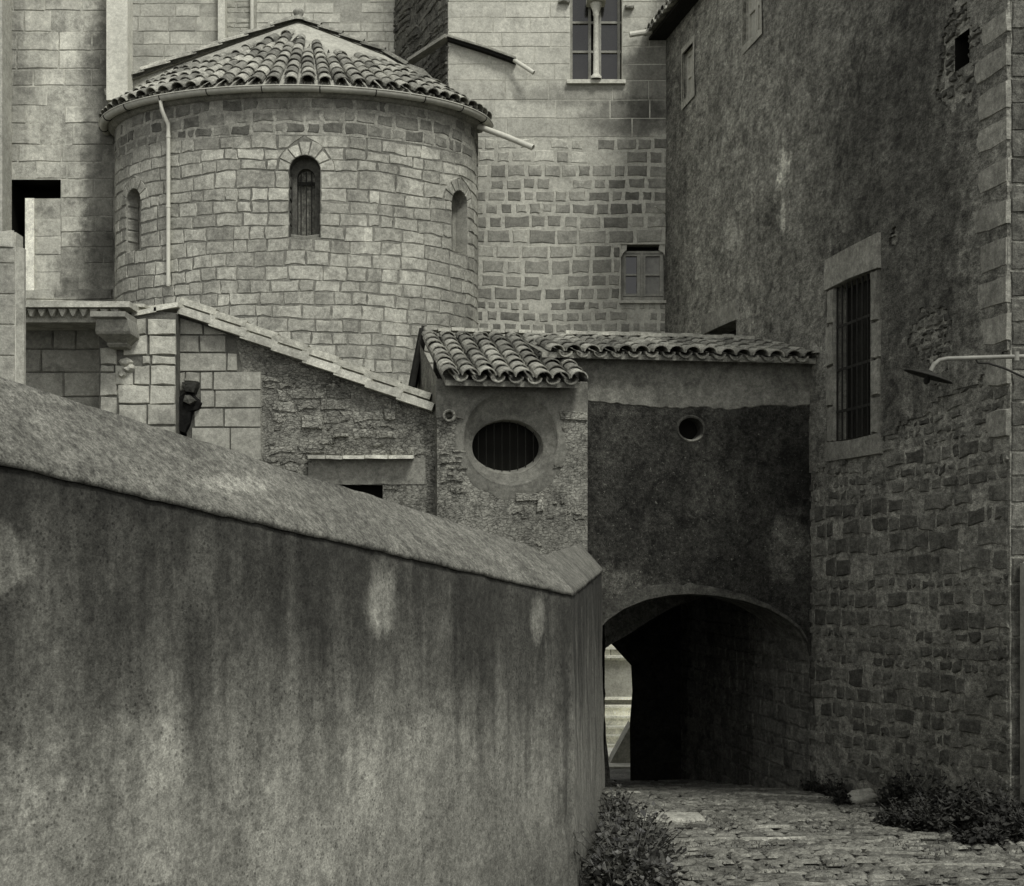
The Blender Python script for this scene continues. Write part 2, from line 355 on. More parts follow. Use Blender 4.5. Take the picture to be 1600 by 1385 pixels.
M['light_ashlar'] = stone_mat('light_ashlar', .36, .3, .4, .3, .25, seed=14, bump=.45)
M['plaster'] = stone_mat('plaster', .20, 0, .45, .35, .3, seed=15, bump=.5)
M['plaster_pale'] = stone_mat('plaster_pale', .34, 0, .35, .2, .25, seed=16, bump=.35)
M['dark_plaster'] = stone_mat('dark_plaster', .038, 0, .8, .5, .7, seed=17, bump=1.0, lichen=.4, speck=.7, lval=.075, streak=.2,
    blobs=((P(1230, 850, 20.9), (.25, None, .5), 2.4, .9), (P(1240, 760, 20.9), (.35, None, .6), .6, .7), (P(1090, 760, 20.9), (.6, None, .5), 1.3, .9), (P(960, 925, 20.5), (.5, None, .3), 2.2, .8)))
M['tunnel'] = stone_mat('tunnel', .10, .4, .5, .5, .5, seed=18, bump=.8)
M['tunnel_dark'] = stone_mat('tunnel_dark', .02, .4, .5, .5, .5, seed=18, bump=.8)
M['stucco'] = stone_mat('stucco', .18, 0, .75, .5, .6, seed=19, bump=1.0, streak=.18, lichen=.4, speck=.6, pits=.5, mid=.4, ys=.42, cracks=.3,
    blobs=((P(1480, 330, 18.3), (None, 2.0, 2.9), .5, .9), (P(1180, 230, 25), (None, 2.8, 4.0), 1.5, .9), (P(1285, 265, 22), (None, .25, .25), 2.3, 1.0), (P(1275, 340, 22), (None, .12, .25), 1.9, 1.0), (P(1060, 300, 27.5), (None, .8, 3.5), .75, .8)))
M['house_stone'] = stone_mat('house_stone', .115, .9, .45, .35, .5, ys=.5, seed=20, bump=.8, lichen=.25)
M['house_joint'] = stone_mat('house_joint', .22, 0, .5, .5, .6, ys=.5, seed=21, bump=.9)
M['house_trim'] = stone_mat('house_trim', .215, .35, .4, .3, .35, seed=22, bump=.5)
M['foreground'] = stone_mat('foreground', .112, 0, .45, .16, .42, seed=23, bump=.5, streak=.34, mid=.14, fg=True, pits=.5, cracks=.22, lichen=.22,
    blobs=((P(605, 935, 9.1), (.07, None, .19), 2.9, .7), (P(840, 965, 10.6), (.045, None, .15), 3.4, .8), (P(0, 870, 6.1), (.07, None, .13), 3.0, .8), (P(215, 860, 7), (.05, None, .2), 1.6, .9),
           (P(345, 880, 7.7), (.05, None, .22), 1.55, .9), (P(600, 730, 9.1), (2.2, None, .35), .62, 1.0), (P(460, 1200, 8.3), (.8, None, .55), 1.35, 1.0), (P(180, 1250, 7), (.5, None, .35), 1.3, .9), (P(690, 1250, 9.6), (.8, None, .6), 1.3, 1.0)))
M['coping'] = stone_mat('coping', .135, 0, .45, .35, .6, pits=.4, seed=24, bump=.7, lichen=.3, mid=.2, blobs=((P(390, 760, 8), (.12, None, .05), 1.7, .9),))
M['tile'] = stone_mat('tile', .235, .95, .3, .4, .4, seed=25, bump=.4, lichen=.3)
M['tile_flat'] = stone_mat('tile_flat', .40, .5, .3, .3, .3, seed=26, bump=.4)
M['street'] = stone_mat('street', .15, .7, .5, .4, .45, seed=27, bump=.9)
M['street_band'] = stone_mat('street_band', .24, .5, .4, .3, .4, seed=28, bump=.5)
M['earth'] = stone_mat('earth', .10, 0, .6, .5, .6, seed=29, bump=1.0)
M['bright_stone'] = stone_mat('bright_stone', .78, .3, .4, .2, .25, seed=30, bump=.4)  # very pale, so the shaded stairs look sunlit
M['arm_metal'] = plain_mat('arm_metal', .17, .5, .2, 15, .1)
M['zinc'] = plain_mat('zinc', .38, .5, .18, 12, .1)
M['white_pipe'] = plain_mat('white_pipe', .50, .6, .12, 15, .1)
M['iron'] = plain_mat('iron', .022, .7, .3, 40, .2, spec=.1, bump=.3)
M['wood_dark'] = plain_mat('wood_dark', .018, .8, .3, 20, .5, spec=.05)
M['wood_grey'] = plain_mat('wood_grey', .24, .7, .25, 25, .4)
M['wood_pale'] = plain_mat('wood_pale', .38, .7, .2, 20, .3)
M['reveal_dark'] = stone_mat('reveal_dark', .085, 0, .4, .3, .4, seed=50)
M['void'] = plain_mat('void', .012, .95, .1, 5, 0, spec=0)
M['glass'] = plain_mat('glass', .018, .12, .3, 3, .3, spec=.5, bump=0)
M['curtain'] = plain_mat('curtain', .20, .4, .3, 9, .3, spec=.4)
M['leaf'] = plain_mat('leaf', .05, .55, .25, 9, 1.5, spec=.4)
M['leaf_dark'] = plain_mat('leaf_dark', .024, .7, .25, 9, 1.3, spec=.2)
M['gargoyle'] = stone_mat('gargoyle', .045, 1.6, .5, .4, .5, seed=51)
M['stem'] = plain_mat('stem', .05, .8)

# ------------------------------------------------------------------ the planes of the place
TD = Vector((-.18, 1, 0)).normalized()      # along the lane, away from the camera
TF = Vector((1, .18, 0)).normalized()       # across the lane
RW = Plane((4.09, 21), TD, -TF)             # long house wall on the right, u grows away
PF = Plane((4.09, 21), TF, -TD)             # front of the covered passage, u<0 to the left
AX = Plane((.979, 19.9), TF, -TD)           # front of the annex, u<0 to the left
TW = Plane((0, 28), (1, 0), (0, -1))
GW = Plane((0, 19.78), (1, 0), (0, -1))

# ================================================================== street
mb = MB(); rr = random.Random(3)
rows = []
for j in range(150):
    d = -3+45*j/149
    rows.append([Vector((-26+52*i/130, d, zg(d)-.03+.03*mn.noise(Vector((i*.4*2.6, d*2.5, 0))))) for i in range(131)])
mb.grid(rows)
o = mb.build('street', [M['earth']]); o['kind'] = 'structure'
# paving of the lane
mb = MB()
def lane_l(d): return .42+(d-10.9)*.0935 if d < 17 else .99
def lane_r(d): return 4.09+(21-d)*.18
def gp(u, v, h):     # u: across 0..1 metric, v: distance; the courses sag in the middle
    dd = v+.35*sin(u*.9+v*.35)*.5+.18*mn.noise(Vector((u*.8, v*.6, 2)))-.12*u
    return Vector((lane_l(dd)+u, dd, zg(dd)+h+.035*mn.noise(Vector((u*1.1, dd*1.3, 9)))))
bands = [11.0, 11.9, 12.75, 13.7, 14.8, 15.9, 17.2, 18.6, 20.1]
prev = 9.5
for b in bands:
    courses(mb, gp, .25, 5.2 if b < 14 else 4.3, prev, b, (.08, .15), (.09, .26), gap=.022, relief=.013, bevel=.03, jit=.014, m=0, rr=rr, skip=.14, wav=.07)
    prev = b+.06
courses(mb, gp, 0, 3.1, prev, 27, (.12, .2), (.2, .4), gap=.03, relief=.02, bevel=.02, jit=.01, m=0, rr=rr, skip=.1)
o = mb.build('street_paving', [M['street']]); o['kind'] = 'structure'
mb = MB()
for b in bands:
    u = .2
    while u < (5.0 if b < 14 else 4.0):
        L = rr.uniform(.35, 1.0)
        if rr.random() < .5:
            stone_poly(mb, gp, [(u+.01, b+.0), (u+L/2, b+rr.uniform(-.03, .03)), (u+L-.01, b), (u+L-.01, b+.05), (u+L/2, b+.05+rr.uniform(-.02, .04)), (u+.01, b+.05)], .020, .012, 0, rr.random(), .022, rr)
        u += L
stone_poly(mb, gp, [(.35, 16.55), (1.0, 16.5), (1.15, 16.7), (1.1, 17.0), (.4, 17.05)], .05, .03, 0, .9, .01, rr)
o = mb.build('street_step_edging', [M['street_band']]); o['kind'] = 'structure'

# ================================================================== foreground boundary wall
bw = thing('boundary_wall', 'stained rendered garden wall with sloping coping filling the left foreground', 'wall', (.42, 10.9, zg(10.9)))
A = Vector((.42, 10.9, 0)); dl = Vector((-2.45, -4.8, 0)).normalized(); dr = Vector((.57, 6.1, 0)).normalized(); nl = Vector((.891, -.455, 0)); nr = Vector((dr.y, -dr.x, 0))
def topl(s): return 1.35+.64*s/5.39        # lower edge of coping, s metres from the corner
def topr(s): return 1.35+.11*s/6.1
LF, LR = 12.5, 6.13
path = []
for k in range(170): s = LF*(1-k/169.0); path.append((A+dl*s, topl(s), s, 0))
for k in range(1, 61): s = LR*k/60.0; path.append((A+dr*s, topr(s), s, 1))
mb = MB(); rows = []
NZ = 40
for j in range(NZ+1):
    r_ = []
    for p, t_, s, side in path:
        n_ = nl if side == 0 else nr
        if s < .12: n_ = (nl+nr).normalized()
        z0 = zg(p.y)-.1; z = z0+(t_-z0)*j/NZ
        bat = .10*(1-j/NZ); rnd = -.05*max(0, 1-s/.12)*min(1, (NZ-j)/8)
        dd = .014*mn.noise(Vector((p.x*2.5, p.y*2.5, z*2.5)))+.006*mn.noise(Vector((p.x*11, p.y*11, z*11)))
        if j == NZ: dd -= .015
        r_.append(Vector((p.x, p.y, z))+n_*(bat*.4+rnd+dd))
    rows.append(r_)
mb.grid(rows)
# end face and back
p, t_, s, _ = path[-1]; e = dr*.0
back = [(q-(nl if sd == 0 else nr)*.62) for q, _, _, sd in path]
br_ = [[Vector((b_.x, b_.y, zg(b_.y)-.1)) for b_ in back], [Vector((b_.x, b_.y, t2)) for b_, (_, t2, _, _) in zip(back, path)]]
mb.grid(br_)
mb.face([rows[0][-1], rows[-1][-1], br_[1][-1], br_[0][-1]])
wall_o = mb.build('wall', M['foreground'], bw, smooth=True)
# coping: sloping slab, lower edge slightly proud
mb = MB()
ridgeL = lambda s: .30+.004*s
prof = []
Rc = Vector((.165, 11.22, 0))    # ridge at the mitre
rows = []
cop = []
for k in range(170):
    s = LF*(1-k/169.0); o_ = A+dl*s; i_ = Rc+dl*s*1.0; cop.append((o_, i_, topl(s), topl(s)+.315+.017*s+.01*mn.noise(Vector((s*1.5, 0, 3))), nl, s))
for k in range(1, 61):
    s = LR*k/60.0; o_ = A+dr*s; i_ = Rc+dr*s+Vector((.03, 0, 0))*min(1, s); rise = .315-.07*min(1, s/.9)+.04*(s/LR); cop.append((o_, i_, topr(s), topr(s)+rise-.02*sin(min(1, s/1.2)*pi), nr, s))
NS = 12
for j in range(NS+1):
    f = j/NS; r_ = []
    for o_, i_, z0, z1, n_, s in cop:
        if s < .1: n_ = (nl+nr).normalized()
        q = (o_+n_*.014).lerp(i_, f); z = z0+(z1-z0)*(f**.93)+.008*mn.noise(Vector((q.x*5, q.y*5, f*4)))
        if j in (0,): z += .012*mn.noise(Vector((q.x*9, q.y*9, 1)))
        r_.append(Vector((q.x, q.y, z)))
    rows.append(r_)
rows.insert(0, [v+Vector((0, 0, -.028)) for v in rows[0]])
rows.insert(0, [Vector(((o_-n_*.05).x, (o_-n_*.05).y, z0-.02)) for o_, i_, z0, z1, n_, s in cop])
def bk(f, dz): return [Vector(((i_+(i_-o_)*f).x, (i_+(i_-o_)*f).y, z1-dz)) for o_, i_, z0, z1, n_, s in cop]
rows.append(bk(.15, .01)); rows.append(bk(1.0, .26)); rows.append(bk(1.0, .34))
mb.grid(rows); mb.face([r_[-1] for r_ in rows])
mb.build('coping', M['coping'], bw, smooth=True)

# ================================================================== house on the right
hs_o = thing('stucco_house', 'tall dark stucco house with stone base and corner quoins right of the lane', 'house', RW(-5.5, zg(16), -1))
uc = RW.u(1578); ue = RW.u(1042)
def hu(px, py): return RW.uv(px, py)
def rect_px(pl, x0, x1, ytop, ybot, **k):   # rectangle hole whose heights are read at its nearer (right) edge
    ua, ub = pl.u(x0), pl.u(x1); vt = pl.uv(x1, ytop)[1]; vb = pl.uv(x1, ybot)[1]
    return Rect(ua, ub, vb, vt, **k)
w_bar = rect_px(RW, 1307, 1366, 424, 679, gu=.26, g1=.40, g0=.25)
w_up = rect_px(RW, 1165, 1192, -60, 46)
w_far = rect_px(RW, 1070, 1087, 66, 143)
w_hid = rect_px(RW, 1110, 1155, 500, 585, gu=.0, g1=.0)
niche = Rect(RW.u(1492), RW.u(1515), hu(1500, 108)[1], hu(1500, 55)[1])
HTOP = 12.4
mb = MB(); holes = [w_bar, w_up, w_far, w_hid, niche]
base_wall(mb, RW, uc, 9.3, lambda u: zg(21+u)-.3 if u < -.04 else 2.3, HTOP, holes, du=.25)
base_wall(mb, RW, 6.6, 9.3, -3, 2.3, (), du=.5)
rh = random.Random(11)
# exposed masonry, ragged upper limit
def expo(u):   # height up to which the stucco has gone
    a = hu(1578, 560)[1]; b = hu(1300, 735)[1]; f = (u-uc)/(RW.u(1300)-uc)
    return a+(b-a)*min(1.0, f)+.28*mn.noise(Vector((u*1.6, 1, 0)))+.1*mn.noise(Vector((u*6, 4, 0)))
def patch(u, v):   # bare patches higher up
    for x, y, ru, rv in ((1500, 95, .42, .55), (1455, 520, .5, .28), (1470, 560, .3, .3), (1400, 372, .12, .12)):
        cu, cv = hu(x, y)
        if ((u-cu)/ru)**2+((v-cv)/rv)**2 < 1+.9*mn.noise(Vector((u*5, v*5, x))): return True
    return False
# lower courses follow the slope of the lane
def RWs(u, v, h):
    fade = max(0.0, min(1.0, (3.2-v)/4.0)); return RW(u, v-.06*(u-uc)*fade, h)
courses(mb, RWs, uc+.0, RW.u(1263), zg(15)-.35, 4.0, (.14, .27), (.16, .6), [w_bar], gap=.045, relief=.02, bevel=.02, jit=.024, rr=rh, wav=.03, skip=.04, tones=(0, 1),
        skipf=lambda u, v: v > expo(u)+.25 or v < zg(21+u)+.42+.5*mn.noise(Vector((u*1.1, v*1.1, 6))) or mn.noise(Vector((u*2.3, v*2.3, 2))) > .36)
for x, y in ((1500, 95), (1455, 520), (1400, 372)):
    cu, cv = hu(x, y)
    courses(mb, RW, cu-.5, cu+.5, cv-.6, cv+.55, (.07, .14), (.1, .28), [niche] if y == 95 else [], gap=.02, relief=.03, bevel=.02, jit=.02, rr=rh, skip=.1, skipf=lambda u, v: not patch(u, v))
# return face towards the camera at the corner
CP = Plane((RW(uc, 0).x, RW(uc, 0).y), TF, -TD)
base_wall(mb, CP, 0, 5, zg(15)-.3, HTOP, (), du=1)
courses(mb, CP, .0, 5, zg(15)-.3, HTOP, (.26, .34), (.35, .8), gap=.014, relief=.02, bevel=.015, jit=.01, rr=rh, tones=(0, .55))
base_wall(mb, Plane((RW(9.3, 0).x, RW(9.3, 0).y), TF, TD), 0, 5, -3, HTOP)
mb.face([RW(uc, HTOP), RW(9.3, HTOP), RW(9.3, HTOP, -5), RW(uc, HTOP, -5)])
mb.build('masonry_wall', [M['house_joint'], M['house_stone']], hs_o)
# stucco skin 3 cm thick
mb = MB(); NU, NV = 330, 300; U0, U1 = uc, 9.28
keep = {}
def inhole(u, v):
    for ho in holes:
        if ho.u0-ho.gu < u < ho.u1+ho.gu and ho.v0-ho.g0 < v < ho.v1+ho.g1: return True
    return False
su = [U0+(U1-U0)*i/NU for i in range(NU+1)]; V0 = -1.2; sv = [V0+(HTOP-V0)*j/NV for j in range(NV+1)]
def snap(lst, vals):
    for x in vals:
        k = min(range(len(lst)), key=lambda i: abs(lst[i]-x)); lst[k] = x
snap(su, [q for ho in holes for q in (ho.u0-ho.gu, ho.u1+ho.gu)]); snap(sv, [q for ho in holes for q in (ho.v0-ho.g0, ho.v1+ho.g1)])
idx = {}
def vid(i, j):
    if (i, j) not in idx:
        u, v = su[i], sv[j]; idx[(i, j)] = len(mb.v)
        mb.v.append(tuple(RW(u, v, .03+.016*mn.noise(Vector((u*1.2, v*1.2, 0)))+.008*mn.noise(Vector((u*6, v*6, 3))))))
    return idx[(i, j)]
on = [[False]*NV for _ in range(NU)]
for i in range(NU):
    for j in range(NV):
        u, v = (su[i]+su[i+1])/2, (sv[j]+sv[j+1])/2
        if inhole(u, v) or patch(u, v): continue
        if v < expo(u) and u < RW.u(1240): continue
        if u >= RW.u(1240) and v < (zg(21+u) if u < -.05 else 2.6): continue
        on[i][j] = True; mb.f.append([vid(i, j), vid(i+1, j), vid(i+1, j+1), vid(i, j+1)]); mb.m.append(0); mb.t.append(.5)
for i in range(NU):      # thickness along the broken edges
    for j in range(NV):
        if not on[i][j]: continue
        for di, dj, a, b in ((-1, 0, (i, j), (i, j+1)), (1, 0, (i+1, j), (i+1, j+1)), (0, -1, (i, j), (i+1, j)), (0, 1, (i, j+1), (i+1, j+1))):
            ii, jj = i+di, j+dj
            if 0 <= ii < NU and 0 <= jj < NV and on[ii][jj]: continue
            pa, pb = Vector(mb.v[vid(*a)]), Vector(mb.v[vid(*b)]); mb.face([pa, pb, pb-RW.N*.04, pa-RW.N*.04])
mb.build('stucco_coat', M['stucco'], hs_o, smooth=False)
# quoins at the corner
vq = hu(1573, -40)[1]
ys = [18, 70, 128, 185, 250, 313, 372, 431, 490, 560, 640]
for k, y in enumerate(ys):
    v1 = hu(1573, y)[1]; nxt = ys[k+1] if k+1 < len(ys) else y+60; v0 = v1-.30*rh.uniform(.75, 1)
    wl = (1.0 if k % 2 else .8)*rh.uniform(.6, .8) if k < 9 else .45
    mb = MB(); u1 = uc+wl
    stone_poly(mb, RW, [(uc-.02, v0), ((uc+u1)/2, v0-.01), (u1-.05, v0+.01), (u1, (v0+v1)/2), (u1-.03, v1), ((uc+u1)/2, v1+.015), (uc-.02, v1)], .046, .015, 0, rh.uniform(.5, 1), .015, rh, back=0)
    mb.face([RW(uc, v0+.01, .045), RW(uc, v1-.01, .045), RW(uc, v1-.01, .0), RW(uc, v0+.01, 0)])
    mb.build('quoin', M['house_trim'], hs_o)
# barred window
bwn = thing('barred_window', '', '', RW(w_bar.u0, w_bar.v0)); del bwn['label']; del bwn['category']
bwn.parent = hs_o; bwn.location = Vector(bwn.location)-hs_o.location
def block(mb, pl, u0, u1, v0, v1, h, t=None, m=0, jit=.012, bev=.012, rr=rh, back=0, slant=0):
    stone_poly(mb, pl, [(u0, v0), ((u0+u1)/2, v0), (u1, v0), (u1, (v0+v1)/2), (u1-slant, v1), ((u0+u1)/2, v1), (u0, v1), (u0, (v0+v1)/2)], h, bev, m, rr.random() if t is None else t, jit, rr, back)
mb = MB(); block(mb, RW, w_bar.u0-.27, w_bar.u1+.30, w_bar.v1, w_bar.v1+.42, .075, .9, slant=.05); mb.face([RW(w_bar.u0, w_bar.v1, .06), RW(w_bar.u1, w_bar.v1, .06), RW(w_bar.u1, w_bar.v1, -.22), RW(w_bar.u0, w_bar.v1, -.22)]); mb.build('lintel', M['house_trim'], bwn)
for sd in (0, 1):
    mb = MB(); v = w_bar.v0
    while v < w_bar.v1-.1:
        hh = min(rh.uniform(.4, .55), w_bar.v1-v); 
        if w_bar.v1-v-hh < .2: hh = w_bar.v1-v
        g_ = rh.choice((.20, .27))
        if sd: block(mb, RW, w_bar.u1, w_bar.u1+g_, v+.005, v+hh-.005, .055)
        else: block(mb, RW, w_bar.u0-g_, w_bar.u0, v+.005, v+hh-.005, .055)
        v += hh
    uq = w_bar.u1 if sd else w_bar.u0; reveal(mb, RW, [(uq, w_bar.v0), (uq, w_bar.v1)], .05, -.2, 0, .7)
    mb.build('jamb', M['house_trim'], bwn)
mb = MB(); block(mb, RW, w_bar.u0-.25, w_bar.u1+.25, w_bar.v0-.26, w_bar.v0-.0, .06, .3); mb.face([RW(w_bar.u0, w_bar.v0, .04), RW(w_bar.u1, w_bar.v0, .04), RW(w_bar.u1, w_bar.v0, -.22), RW(w_bar.u0, w_bar.v0, -.22)], 0, .3); mb.build('sill', M['house_trim'], bwn)
mb = MB()
for k in range(8):
    u = w_bar.u0+.03+(w_bar.u1-w_bar.u0-.06)*k/7; mb.tube([RW(u, w_bar.v0, -.0), RW(u, w_bar.v1, -.0)], .013, 6)
for f in (.19, .46, .74):
    v = w_bar.v0+(w_bar.v1-w_bar.v0)*f; mb.box(RW((w_bar.u0+w_bar.u1)/2, v, .0), RW.T*(w_bar.u1-w_bar.u0+.14), RW.N*.014, (0, 0, .035))
mb.build('iron_grille', M['iron'], bwn)
mb = MB()
for k in range(4):
    L = (w_bar.u1-w_bar.u0)/4; mb.box(RW(w_bar.u0+L*(k+.5), (w_bar.v0+w_bar.v1)/2, -.17), RW.T*(L-.02), RW.N*.03, (0, 0, w_bar.v1-w_bar.v0-.01), 0, rh.random())
mb.face([RW(w_bar.u0, w_bar.v0, -.22), RW(w_bar.u1, w_bar.v0, -.22), RW(w_bar.u1, w_bar.v1, -.22), RW(w_bar.u0, w_bar.v1, -.22)])
mb.build('shutter', M['wood_dark'], bwn)
def shutter_window(ho, name, surround, shut, parent, slats=10):
    e = bpy.data.objects.new(name, None); sc.collection.objects.link(e); e.parent = parent; e.location = RW((ho.u0+ho.u1)/2, ho.v0)-parent.location
    mb = MB(); reveal(mb, RW, ho.loop(), .035, -.16, 0, close=True)
    g = .1
    ring = [(ho.u0-g, ho.v0-g), (ho.u0-g*.7, (ho.v0+ho.v1)/2), (ho.u0-g, ho.v1+g), (ho.u1+g*.6, ho.v1+g), (ho.u1+g*.4, (ho.v0+ho.v1)/2), (ho.u1+g*.5, ho.v0-g*1.3)]
    inn = [(ho.u0, ho.v0), (ho.u0, (ho.v0+ho.v1)/2), (ho.u0, ho.v1), (ho.u1, ho.v1), (ho.u1, (ho.v0+ho.v1)/2), (ho.u1, ho.v0)]
    a = [RW(u, v, .05) for u, v in ring]; b = [RW(u, v, .052) for u, v in inn]; mb.grid([a+[a[0]], b+[b[0]]])
    mb.build('surround', surround, e)
    for s_ in (0, 1):
        mb = MB(); um = (ho.u0+ho.u1)/2; ua, ub = (ho.u0, um) if s_ == 0 else (um, ho.u1); ua += .01; ub -= .01; vv = ho.v1-ho.v0
        for q in (ua+.025, ub-.025): mb.box(RW(q, ho.v0+vv/2, -.06), RW.T*.05, RW.N*.04, (0, 0, vv-.02), 0, .8)
        for q in (ho.v0+.04, ho.v0+vv/2, ho.v1-.04): mb.box(RW((ua+ub)/2, q, -.06), RW.T*(ub-ua-.1), RW.N*.036, (0, 0, .07), 0, .7)
        mb.box(RW((ua+ub)/2, ho.v0+vv/2, -.075), RW.T*(ub-ua-.1), RW.N*.012, (0, 0, vv-.03), 0, .4)
        mb.build('shutter', shut, e)
    mb = MB(); mb.box(RW((ho.u0+ho.u1)/2, ho.v0-.012, -.01), RW.T*(ho.u1-ho.u0), RW.N*.12, (0, 0, .02)); mb.build('sill', M['iron'], e)
shutter_window(w_up, 'window', M['plaster_pale'], M['wood_pale'], hs_o)
shutter_window(w_far, 'window', M['plaster_pale'], M['wood_pale'], hs_o)
e = bpy.data.objects.new('low_window', None); sc.collection.objects.link(e); e.parent = hs_o; e.location = RW(w_hid.u0, w_hid.v0)-hs_o.location
mb = MB(); block(mb, RW, w_hid.u0-.05, w_hid.u1+.3, w_hid.v1-.0, w_hid.v1+.33, .08, .9); mb.build('lintel', M['house_trim'], e)
mb = MB(); block(mb, RW, w_hid.u1, w_hid.u1+.2, w_hid.v0, w_hid.v1, .06, .6); reveal(mb, RW, w_hid.loop(), .05, -.3, close=True); mb.build('jamb', M['house_trim'], e)
mb = MB(); mb.face([RW(w_hid.u0, w_hid.v0, -.28), RW(w_hid.u1, w_hid.v0, -.28), RW(w_hid.u1, w_hid.v1, -.28), RW(w_hid.u0, w_hid.v1, -.28)]); mb.build('pane', M['glass'], e)
# eave of the house: tile ends seen from beneath
mb = MB(); ze = hu(1042, 62)[1]
u = RW.u(1125)
lines = []
while u < 7.3:
    lines.append((RW(u, ze+.02, .42), RW(u, ze+1.5, -2.6), RW.T, Vector((0, 0, 1)))); u += .235
tile_field(mb, lines, (.22, .2), .42, rr=rh)
mb.build('eave_tiles', M['tile'], hs_o)
mb = MB(); mb.box(RW((RW.u(1125)+7.2)/2, ze-.0, .15), RW.T*(7.2-RW.u(1125)), RW.N*.36, (0, 0, .05)); mb.build('eave_board', M['wood_dark'], hs_o)  # dark colour stands in for the shade under the tiles
mb = MB(); mb.tube([RW(6.9, ze+.05, .35), RW(6.95, ze-.02, .75)], .05, 10); mb.build('rain_spout', M['white_pipe'], hs_o)
# broken-through vent hole stays dark inside
mb = MB(); reveal(mb, RW, niche.loop(), 0, -.5, 0, close=True); mb.box(RW((niche.u0+niche.u1)/2, (niche.v0+niche.v1)/2, -.45), RW.T*.6, RW.N*.02, (0, 0, .9)); mb.build('vent_back', M['void'], hs_o)
# gate post at the very right
pu = CP
mb = MB(); x0 = CP.u(1589)
zt = CP.uv(1590, 880)[1]; zb = zg(15.4)
mb.box(CP(x0+.035, (zt+zb)/2, .12), CP.T*.07, CP.N*.12, (0, 0, zt-zb)); mb.box(CP(x0+.10, (zt+zb)/2+.02, .10), CP.T*.055, CP.N*.10, (0, 0, zt-zb+.06), 0, .2)
mb.box(CP(x0+.09, zt+.03, .11), CP.T*.16+Vector((0, 0, .16)), CP.N*.13, (0, 0, .05), 0, .9)
tag(mb.build('gate_post', M['wood_grey']), 'weathered grey post with slanted top against the house corner at the right edge', 'post')

# ================================================================== wall lamp
lamp = thing('street_lamp', 'flat round metal shade on a long curved arm reaching from the right', 'street lamp', P(1650, 560, 14.9))
dL = 15.1
mb = MB(); arm = [P(1690, 556, 15.2), P(1600, 557, dL), P(1530, 559, dL), P(1480, 560.5, dL), P(1468, 563, dL), P(1459, 570, dL), P(1454, 580, dL)]
mb.tube(arm, .022, 10); mb.tube([P(1588, 550, dL), P(1588, 564, dL)], .03, 8); mb.build('arm', M['arm_metal'], lamp, smooth=True)
mb = MB(); mb.tube([P(1525, 562, dL), P(1528, 567, dL), P(1545, 568, dL), P(1570, 576, dL), P(1600, 590, dL), P(1650, 612, 15.3)], .011, 8); mb.build('brace', M['iron'], lamp, smooth=True)
c = P(1450, 588.5, dL); ax = Vector((.19, -.02, 1)).normalized(); sx = Vector((1, 0, -.30)).normalized(); ax = Vector((.30, -.10, 1)).normalized(); sx = ax.cross(Vector((0, 1, 0))).normalized()*-1; sy = ax.cross(sx)
mb = MB(); rows = []
for rad, hh in ((.0, .055), (.05, .05), (.10, .035), (.24, .008), (.245, -.004), (.235, -.006), (.1, .015), (0, .02)):
    rows.append([c+(sx*cos(2*pi*k/28)+sy*sin(2*pi*k/28))*rad+ax*hh for k in range(28)])
mb.grid(rows, close=True); mb.build('lamp_shade', M['iron'], lamp, smooth=True)
mb = MB(); mb.tube([c-ax*.0, c-ax*.05, c-ax*.08], [.025, .035, .015], 10); mb.build('bulb', M['iron'], lamp, smooth=True)

# ================================================================== covered passage
cp = thing('covered_passage', 'dark plastered archway building with tiled roof bridging the lane', 'passage building', PF(-1.6, zg(21)))
uL = -5.2
def afx(px, py): return PF.uv(px, py)
apts = [(925, 1010), (934, 985), (950, 968), (975, 951), (1010, 937), (1045, 930), (1080, 928), (1120, 931), (1160, 938), (1200, 951), (1230, 968), (1250, 985), (1261, 1003), (1266, 1025)]
auv = [afx(*q) for q in apts]
class ArchHole:
    def breaks(s): return []
    def row(s, v): return None
    def us(s): 
        r_ = []
        for (a, b), (c_, d_) in zip(auv, auv[1:]): r_ += [a, (a+c_)/2]
        return r_+[auv[-1][0]]
    def top(s, u):
        for (a, b), (c_, d_) in zip(auv, auv[1:]):
            if a-1e-6 <= u <= c_+1e-6: return b+(d_-b)*(u-a)/(c_-a)
        return None
    def col(s, u):
        if u <= auv[0][0]+1e-7 or u >= auv[-1][0]-1e-7: return None
        t_ = s.top(u); return None if t_ is None else (-3.0, t_)
ah = ArchHole()
vc = afx(1079.5, 670); vh = Ell(vc[0], vc[1], .172, .148)
ZE = afx(1090, 560)[1]
mb = MB(); rows = []
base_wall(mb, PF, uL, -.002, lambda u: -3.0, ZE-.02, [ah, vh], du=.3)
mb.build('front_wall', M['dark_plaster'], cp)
# paler plaster band beneath the eave with ragged lower edge, a thin second coat
mb = MB(); us = [afx(918, 0)[0]-.3+(3.45)*k/160 for k in range(161)]; us = [min(u, -.003) for u in us]
def bandlow(u): f = (u-us[0])/3.4; return afx(918, 625)[1]+(.02-.10*sin(f*3.1))+.05*mn.noise(Vector((u*2.2, 0, 0)))+.025*mn.noise(Vector((u*9, 0, 0)))
mb.grid([[PF(u, bandlow(u)-.01, .001) for u in us], [PF(u, bandlow(u), .012) for u in us], [PF(u, (bandlow(u)+ZE)/2, .014+.006*mn.noise(Vector((u*4, 3, 3)))) for u in us], [PF(u, ZE-.03, .012) for u in us]])
mb.build('plaster_band', stone_mat('band_plaster', .165, 0, .4, .35, .35, seed=40, bump=.5), cp)
